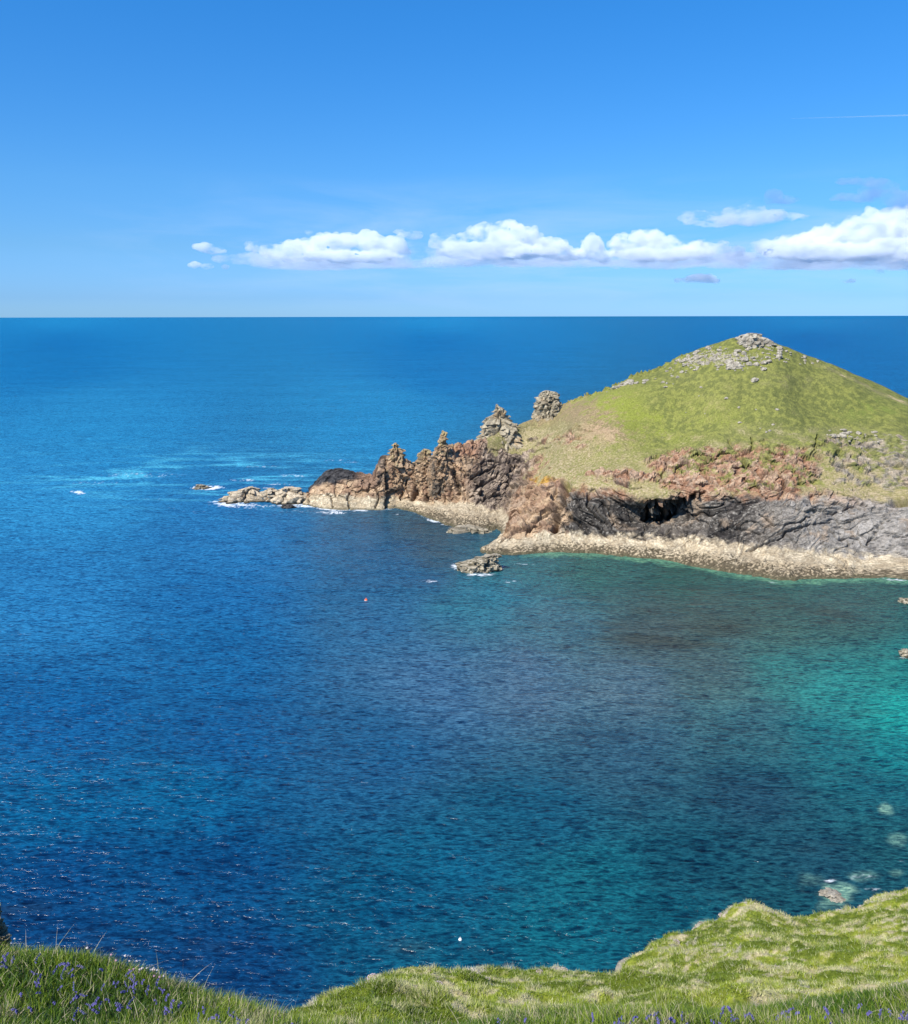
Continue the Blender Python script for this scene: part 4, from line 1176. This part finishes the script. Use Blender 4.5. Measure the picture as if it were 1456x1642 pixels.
def join(parts):
    V, Fq, o = [], [], 0
    for v, f in parts:
        V.append(v); Fq.append(f + o); o += len(v)
    return np.concatenate(V), np.concatenate(Fq)


M_stem = flat_mat('flower_stem', (.09, .15, .03), .6)
M_bell = flat_mat('bluebell_petals', (.17, .15, .44), .5, .3, .35, .35)
M_pink = flat_mat('thrift_petals', (.62, .40, .52), .6, .3, .3, .2)
M_white = flat_mat('campion_petals', (.78, .74, .74), .6, .3, .3, .06)


def bluebell(seed):
    R = np.random.default_rng(seed)
    L = R.uniform(.22, .30)
    f = np.linspace(0, 1, 9)
    bend = R.uniform(.04, .09)
    pts = np.stack([bend * f ** 3, np.zeros(9), L * (f - .18 * f ** 4)], 1)
    v, q = tube_chain(pts, np.linspace(.0028, .0014, 9))
    root = bpy.data.objects.new('bluebell', None); COL.objects.link(root)
    mesh_obj('stem', v, q, M_stem, parent=root)
    nb = int(R.integers(5, 9))
    parts = []
    for k in range(nb):
        g = .62 + .38 * k / (nb - 1)
        i = np.array([np.interp(g, f, pts[:, c]) for c in range(3)])
        a = R.normal(0, .9)
        d = np.array([math.cos(a), math.sin(a), -.75]); d /= np.linalg.norm(d)
        s = R.uniform(.8, 1.1) * (1.15 - .4 * (g - .62))
        t = np.array([0, .25, .7, .9, 1.0])
        c = i + d * (t * .020 * s)[:, None] + np.array([0, 0, -1]) * (t ** 2 * .006)[:, None]
        parts.append(tube_chain(c, np.array([.0015, .0055, .0055, .0065, .0095]) * s, 7))
    v, q = join(parts)
    mesh_obj('flower_head', v, q, M_bell, parent=root)
    return root


def thrift(seed, mat):
    R = np.random.default_rng(seed)
    L = R.uniform(.09, .15)
    pts = np.stack([np.linspace(0, .01, 5), np.zeros(5), np.linspace(0, L, 5)], 1)
    v, q = tube_chain(pts, np.full(5, .0016), 5)
    root = bpy.data.objects.new('thrift_flower', None); COL.objects.link(root)
    mesh_obj('stem', v, q, M_stem, parent=root)
    parts = []
    for k in range(16):      # a round head of small petals
        u = R.normal(size=3); u[2] = abs(u[2]) * .8; u /= np.linalg.norm(u)
        parts.append(tube_chain(pts[-1] + u * np.array([0, .006, .011, .014])[:, None], [.002, .004, .0055, .002], 5))
    v, q = join(parts)
    mesh_obj('flower_head', v, q, mat, parent=root)
    return root


def copy_tree(o):
    c = o.copy(); COL.objects.link(c)
    for ch in [x for x in bpy.data.objects if x.parent == o]:
        d = ch.copy(); COL.objects.link(d); d.parent = c
    return c


def plant(protos, spots, scl, label, cat, group, R):
    kids = {o: [x for x in bpy.data.objects if x.parent == o] for o in protos}
    used = set()
    for k, p in enumerate(spots):
        src = protos[k % len(protos)]
        if src.name in used:
            o = src.copy(); COL.objects.link(o)
            for ch in kids[src]:
                d = ch.copy(); COL.objects.link(d); d.parent = o
        else:
            o = src; used.add(src.name)
        o.location = p
        s = R.uniform(*scl)
        o.scale = (s, s, s)
        o.rotation_euler = (R.normal(0, .12), R.normal(0, .12), R.uniform(0, 6.28))
        tag(o, label, cat, group)


def nearest(G, x, y, vmax):
    d = (G['X'] - x) ** 2 + (G['Y'] - y) ** 2 + (G['V'] > vmax) * 1e9
    return G['P'][np.unravel_index(np.argmin(d), d.shape)]


R2 = np.random.default_rng(77)
bb = [bluebell(k) for k in range(6)]
sp = []
for q in range(400):
    if len(sp) >= 150: break
    x = R2.uniform(-10, 1466)
    yt = np.interp(x, [c[0] for c in NB], [c[1] for c in NB])
    if x < 480:
        y = yt + abs(R2.normal(0, 1)) * 55 + 6
        if x > 300 and R2.random() < .4: continue
    else:
        y = yt + abs(R2.normal(0, 1)) * 34 + 4
        if R2.random() < .35: continue
    if y > 1670: continue
    sp.append(tuple(nearest(NEAR, x, y + 22, 4.3) + np.array([0, 0, .03])))
nl = [p for p in sp if p[0] < -1.0]; nr_ = [p for p in sp if p[0] >= -1.0]
plant(bb[:3], nl, (.45, .7), 'violet-blue bluebell nodding in the grass of the left-hand bank', 'bluebell', 'bluebells on the left-hand bank', R2)
plant(bb[3:], nr_, (.45, .72), 'violet-blue bluebell in the long grass along the bottom right', 'bluebell', 'bluebells along the bottom of the view', R2)
th = [thrift(3, M_pink), thrift(4, M_white)]
sp1 = []; sp2 = []
for q in range(26):
    x = R2.uniform(560, 640) / 1456 * 500 + 0
    x = R2.normal(232, 28)
    yt = np.interp(x, [c[0] for c in NB], [c[1] for c in NB])
    sp1.append(tuple(nearest(NEAR, x, yt + R2.uniform(2, 14), 4.1) + np.array([0, 0, .03])))
for q in range(2):
    sp1.append(tuple(nearest(NEAR, [28, 190][q], 1528, 4.1) + np.array([0, 0, .08])))
plant([th[1]], sp1[::2], (.55, .85), 'small white flower on the rim of the left-hand bank', 'white flower', 'white flowers on the left-hand rim', R2)
plant([th[0]], sp1[1::2], (.5, .8), 'small pale pink thrift on the rim of the left-hand bank', 'thrift', 'pink thrift on the left-hand rim', R2)


# cushions of sea thrift on the far slope's lip
def cushion(seed):
    R = np.random.default_rng(seed)
    import bmesh
    bm = bmesh.new(); bmesh.ops.create_icosphere(bm, subdivisions=3, radius=1)
    V = np.array([v.co[:] for v in bm.verts]); Fc = np.array([[v.index for v in f.verts] for f in bm.faces]); bm.free()
    V = V * (1 + .3 * fbm(V, .9, 3, off=seed)[:, None]); V[:, 2] *= .45
    c = mixc(np.array([.17, .19, .05]), np.array([.34, .29, .19]), ss(fbm(V, .4, 3, off=seed), -.3, .3))
    o = bpy.data.objects.new('thrift_cushion', None); COL.objects.link(o)
    mesh_obj('leaf_cushion', V, Fc, M_turf, {'col': c}, parent=o)
    parts = []
    for k in range(70):
        u = R.normal(size=3); u[2] = abs(u[2]); u /= np.linalg.norm(u)
        b = u * np.array([1, 1, .45])
        parts.append(tube_chain(b + np.array([0, 0, 1]) * np.array([0, .06, .12, .15])[:, None], np.array([.03, .075, .07, .02]), 5))
    v, q = join(parts)
    mesh_obj('flower_heads', v, q, M_tp, parent=o)
    return o


M_tp = flat_mat('thrift_blossom', (.66, .52, .58), .7, .2, .2, .25)
tcs = [cushion(k + .5 if False else k + 1) for k in range(3)]
spots = []
for (x, y, s) in [(556, 1602, 1), (570, 1598, 1), (588, 1594, 1.2), (600, 1590, 1), (612, 1588, 1.3), (625, 1584, 1.2), (640, 1580, 1.1), (655, 1582, .9), (683, 1576, 1.2), (712, 1570, 1), (745, 1590, 1.5), (735, 1596, 1.2),
                  (1128, 1488, 1), (1140, 1484, 1.1), (1152, 1478, 1), (1165, 1472, 1), (1088, 1510, 1), (1072, 1518, .9), (1100, 1503, .9), (1385, 1456, 1.4), (1395, 1446, 1.4), (1402, 1438, 1.2), (1350, 1474, 1.2),
                  (1010, 1552, 1), (905, 1560, .9), (865, 1562, .9), (810, 1570, .9), (630, 1600, .9), (660, 1606, 1), (700, 1600, 1), (780, 1580, .8), (1070, 1530, 1), (1085, 1522, 1)]:
    spots.append((nearest(FAR, x, y + 3, 4.02), s))
K3 = {o: [x for x in bpy.data.objects if x.parent == o] for o in tcs}
us_ = set()
for k, (p, s) in enumerate(spots):
    src = tcs[k % 3]
    if k >= 3:
        o = src.copy(); COL.objects.link(o)
        for ch in K3[src]:
            d = ch.copy(); COL.objects.link(d); d.parent = o
    else:
        o = src
    o.location = tuple(p)
    rr = math.hypot(p[0], p[1]) / 25
    s2 = .12 * s * (.6 + .4 * rr)
    o.scale = (s2, s2, s2 * .8); o.rotation_euler = (0, 0, k * 1.7)
    right = p[0] > 4
    tag(o, 'pale pink thrift cushion on the lip of the sunlit right-hand slope' if right else 'pale pink thrift cushion at the lower left end of the cliff slope', 'thrift',
        'thrift cushions on the right-hand lip' if right else 'thrift cushions at the lower left of the slope')

# lichened rock cut by the left edge
crag('edge_rock', [(1448, -30, -10), (1458, -36, -2), (1470, -42, 2), (1485, -48, 4), (1500, -54, 6), (1525, -60, 8)], 7.6, 'lichen',
     'grey lichened rock at the left edge above the grassy bank', 'rock', .8, .4, 1.2, nseg=120, nrow=100, foot=.5)


# ------------------------------------------------------------------ floats on the water
def lathe(prof, n=24):
    prof = np.array(prof, float)
    th = np.linspace(0, 2 * np.pi, n, endpoint=False)
    V = np.stack([np.cos(th)[:, None] * prof[:, 0], np.sin(th)[:, None] * prof[:, 0], np.broadcast_to(prof[:, 1], (n, len(prof)))], -1)
    return V.reshape(-1, 3), grid_faces(n, len(prof), True)


def buoy(name, x, y, s, mat, label):
    p = at_z(x, y)
    v, q = lathe([(.001, -.35), (.25, -.3), (.43, -.1), (.46, .12), (.38, .34), (.2, .48), (.1, .52), (.08, .62), (.001, .64)])
    o = mesh_obj(name, v * s, q, mat)
    o.location = p
    th = np.linspace(0, 2 * np.pi, 17)
    pts = np.stack([np.cos(th) * .11, np.zeros(17), np.sin(th) * .11 + .72], 1) * s
    v, q = tube_chain(pts, np.full(17, .025 * s), 8)
    mesh_obj('mooring_ring', v, q, M_stem if False else mat, parent=o)
    v, q = lathe([(.452, .02), (.475, .04), (.475, .12), (.455, .14)])
    mesh_obj('band', v * s, q, flat_mat('buoy_band', (.7, .7, .68)), parent=o)
    return tag(o, label, 'buoy')


buoy('marker_buoy', 587, 963, .85, flat_mat('buoy_orange', (.80, .12, .03), .4), 'small orange-red buoy floating alone in the middle of the bay')
buoy('marker_buoy', 738, 1507, .42, flat_mat('buoy_white', (.75, .76, .72), .4), 'small white float in the dark water above the cliff slope')

# ------------------------------------------------------------------ clouds and the trail of an aeroplane
def cloud_mat(name, dens, col=(1, 1, 1), ragged=0.0, scale=1 / 900):
    m, t = new_mat(name)
    v = t.n('ShaderNodeVolumePrincipled')
    v.inputs['Color'].default_value = (*col, 1)
    v.inputs['Density'].default_value = dens
    v.inputs['Anisotropy'].default_value = 0.0
    if ragged:
        g = t.n('ShaderNodeNewGeometry')
        mp = t.n('ShaderNodeMapping', i_Vector=g.outputs['Position'])
        mp.inputs['Scale'].default_value = (1, 1, 1.8)
        n = t.noise(mp.outputs[0], scale, 6, .62)
        f = t.n('ShaderNodeMapRange', i_Value=n.outputs[0])
        f.inputs['From Min'].default_value = ragged
        f.inputs['From Max'].default_value = ragged + .12
        t.link(t.math('MULTIPLY', f.outputs[0], dens), v.inputs['Density'])
    out = t.n('ShaderNodeOutputMaterial')
    t.link(v.outputs[0], out.inputs['Volume'])
    return m


M_c1 = cloud_mat('cumulus', .0044, (.965, .975, .99), .40)
M_c2 = cloud_mat('thin_cloud', .0030, (.80, .86, .93), .46, 1 / 700)  # scatter colour greyed to paint in part of the clouds' shade
M_c3 = cloud_mat('cloud_skirt', .0011, (.86, .90, .96), .42, 1 / 1300)
M_c4 = cloud_mat('painted_shade_cloud', .0026, (.42, .62, .82), .42, 1 / 700)  # shade of these clouds put into a darker scatter colour
TX = bpy.data.textures.new('cloud_billow', 'CLOUDS')
TX.noise_scale = 520; TX.noise_depth = 5; TX.noise_basis = 'ORIGINAL_PERLIN'
TX2 = bpy.data.textures.new('cloud_curl', 'VORONOI')
TX2.noise_scale = 190; TX2.distance_metric = 'DISTANCE_SQUARED'


def ico(sub=2):
    import bmesh
    bm = bmesh.new(); bmesh.ops.create_icosphere(bm, subdivisions=sub, radius=1)
    V = np.array([v.co[:] for v in bm.verts]); Fc = np.array([[v.index for v in f.verts] for f in bm.faces]); bm.free()
    return V, Fc


ICO = ico(2)


def cloud(puffs, mat, label, seed, dist=24000.0, vox=45, amp=150, flat=.45, small=.17, parent=None, name='cloud', n_extra=10):
    """puffs: (x, y, radius x, radius y) in photo pixels; a pile of balls merged into one body with billowed edges"""
    R = np.random.default_rng(seed)
    parts = []
    for (x, y, rx, ry) in puffs:
        k = dist / F
        def add(cx, cy, ax, ay, dd):
            c = at_r(cx, cy, dist + dd)
            v = ICO[0] * np.array([ax * k, max(ay, ax * .8) * k, ay * k]) + c
            parts.append((v, ICO[1]))
        add(x, y, rx, ry, R.uniform(-.3, .3) * rx * k)
        for q in range(n_extra):
            a = R.uniform(-.1, math.pi + .1)
            f = R.uniform(.55, 1.0)
            s = R.uniform(small, small * 2)
            add(x + math.cos(a) * rx * f, y - math.sin(a) * ry * f * .95, rx * s, ry * s * 1.15, -R.uniform(0, .9) * rx * k)
    v, f = join(parts)
    o = mesh_obj(name, v, f, mat, parent=parent)
    rm = o.modifiers.new('merge', 'REMESH'); rm.mode = 'VOXEL'; rm.voxel_size = vox; rm.use_smooth_shade = True
    d1 = o.modifiers.new('billow', 'DISPLACE'); d1.texture = TX; d1.texture_coords = 'GLOBAL'; d1.strength = amp * 2.2; d1.mid_level = .5
    d2 = o.modifiers.new('curl', 'DISPLACE'); d2.texture = TX2; d2.texture_coords = 'GLOBAL'; d2.strength = -amp * .9; d2.mid_level = .35
    if label: tag(o, label, 'cloud')
    return o


c1 = cloud([(325, 396, 16, 5), (345, 402, 18, 4), (312, 425, 10, 4), (334, 427, 10, 4), (362, 428, 7, 3)], M_c1, 'small white cloud scraps at the left end of the cloud bank', 1, vox=32, amp=70)
c2 = cloud([(410, 397, 16, 8), (440, 402, 28, 8), (480, 396, 34, 12), (530, 392, 36, 16), (560, 386, 22, 12), (595, 388, 26, 17), (630, 394, 24, 17), (645, 404, 15, 11), (500, 410, 80, 8), (580, 412, 66, 8)], M_c1,
           'long low white cumulus, the left of the two at centre', 2)
c3 = cloud([(705, 388, 18, 13), (735, 392, 30, 13), (775, 382, 26, 20), (812, 378, 34, 22), (845, 384, 24, 20), (880, 396, 30, 15), (915, 406, 22, 10), (790, 402, 90, 12)], M_c1,
           'tallest white cumulus, its domed top at the centre of the sky', 3)
c4 = cloud([(950, 398, 20, 18), (965, 410, 22, 10), (930, 408, 20, 7)], M_c1, 'small round white cumulus between the centre cloud and the headland', 4)
c5 = cloud([(1000, 392, 22, 17), (1035, 388, 32, 17), (1070, 394, 30, 12), (1110, 398, 32, 10), (1160, 402, 34, 9), (1060, 408, 80, 7)], M_c1, 'flat-based white cumulus directly above the grassy hill', 5)
c6 = cloud([(1230, 396, 26, 10), (1260, 394, 28, 14), (1300, 392, 36, 20), (1335, 386, 34, 24), (1375, 376, 36, 24), (1415, 368, 40, 28), (1455, 366, 40, 30), (1500, 362, 44, 34), (1350, 404, 110, 10), (1450, 400, 70, 14), (1560, 372, 44, 32)], M_c1,
           'big white cumulus heaped up at the right edge of the sky', 6)
c7 = cloud([(1110, 348, 22, 9), (1140, 348, 26, 9), (1175, 344, 26, 12), (1205, 340, 22, 16), (1235, 346, 26, 9), (1270, 348, 24, 4), (1170, 354, 70, 6)], M_c2, 'detached grey-white cloud floating above the bank', 7, vox=40, amp=110)
c8 = cloud([(1240, 314, 14, 9), (1262, 320, 22, 6), (1235, 322, 14, 5)], M_c4, 'small thin grey cloud wisp above the detached cloud', 8, vox=32, amp=90)
c9 = cloud([(1360, 290, 20, 5), (1395, 292, 18, 5), (1350, 317, 18, 5), (1385, 318, 20, 4), (1412, 306, 28, 16), (1436, 318, 26, 12), (1462, 328, 26, 10)], M_c4, 'ragged grey cloud near the right edge, highest of all', 9, vox=34, amp=110)
c10 = cloud([(1095, 450, 14, 4), (1122, 446, 22, 7), (1140, 450, 14, 3)], M_c1, 'small flat cloud low above the hilltop', 10, vox=30, amp=60)
c11 = cloud([(1410, 438, 8, 6), (1446, 428, 18, 5), (1358, 450, 14, 3)], M_c2, 'little low cloud scraps at the right under the big cumulus', 11, vox=28, amp=50)
c12 = cloud([(646, 372, 14, 6), (662, 378, 16, 6), (495, 372, 7, 5), (530, 374, 6, 3)], M_c2, 'faint grey scrap above the gap between two cumulus', 12, vox=28, amp=60)
# the thin skirts under the cumulus, blue-grey shade put into their colour
cloud([(400, 416, 60, 9), (500, 422, 110, 10), (620, 420, 90, 10), (720, 415, 60, 14)], M_c3, 'pale blue-grey haze cloud under the left half of the bank', 13, amp=90, dist=25500)
cloud([(660, 402, 40, 12), (690, 410, 50, 12), (800, 416, 110, 10), (920, 420, 90, 8), (1060, 418, 120, 10), (1180, 416, 80, 12), (1300, 420, 120, 10), (1430, 418, 90, 12)], M_c3, 'pale blue-grey haze cloud under the right half of the bank', 14, amp=90, dist=25500)

# contrail
a = at_r(1268, 190, 40000); b = at_r(1500, 183.5, 40000)
v, q = tube_chain(np.stack([a + (b - a) * f for f in np.linspace(0, 1, 30)]), 12 + 26 * np.linspace(0, 1, 30), 10)
tr = mesh_obj('contrail', v, q, cloud_mat('contrail_vapour', .004))
tag(tr, 'thin white aeroplane trail high in the blue at right', 'contrail')
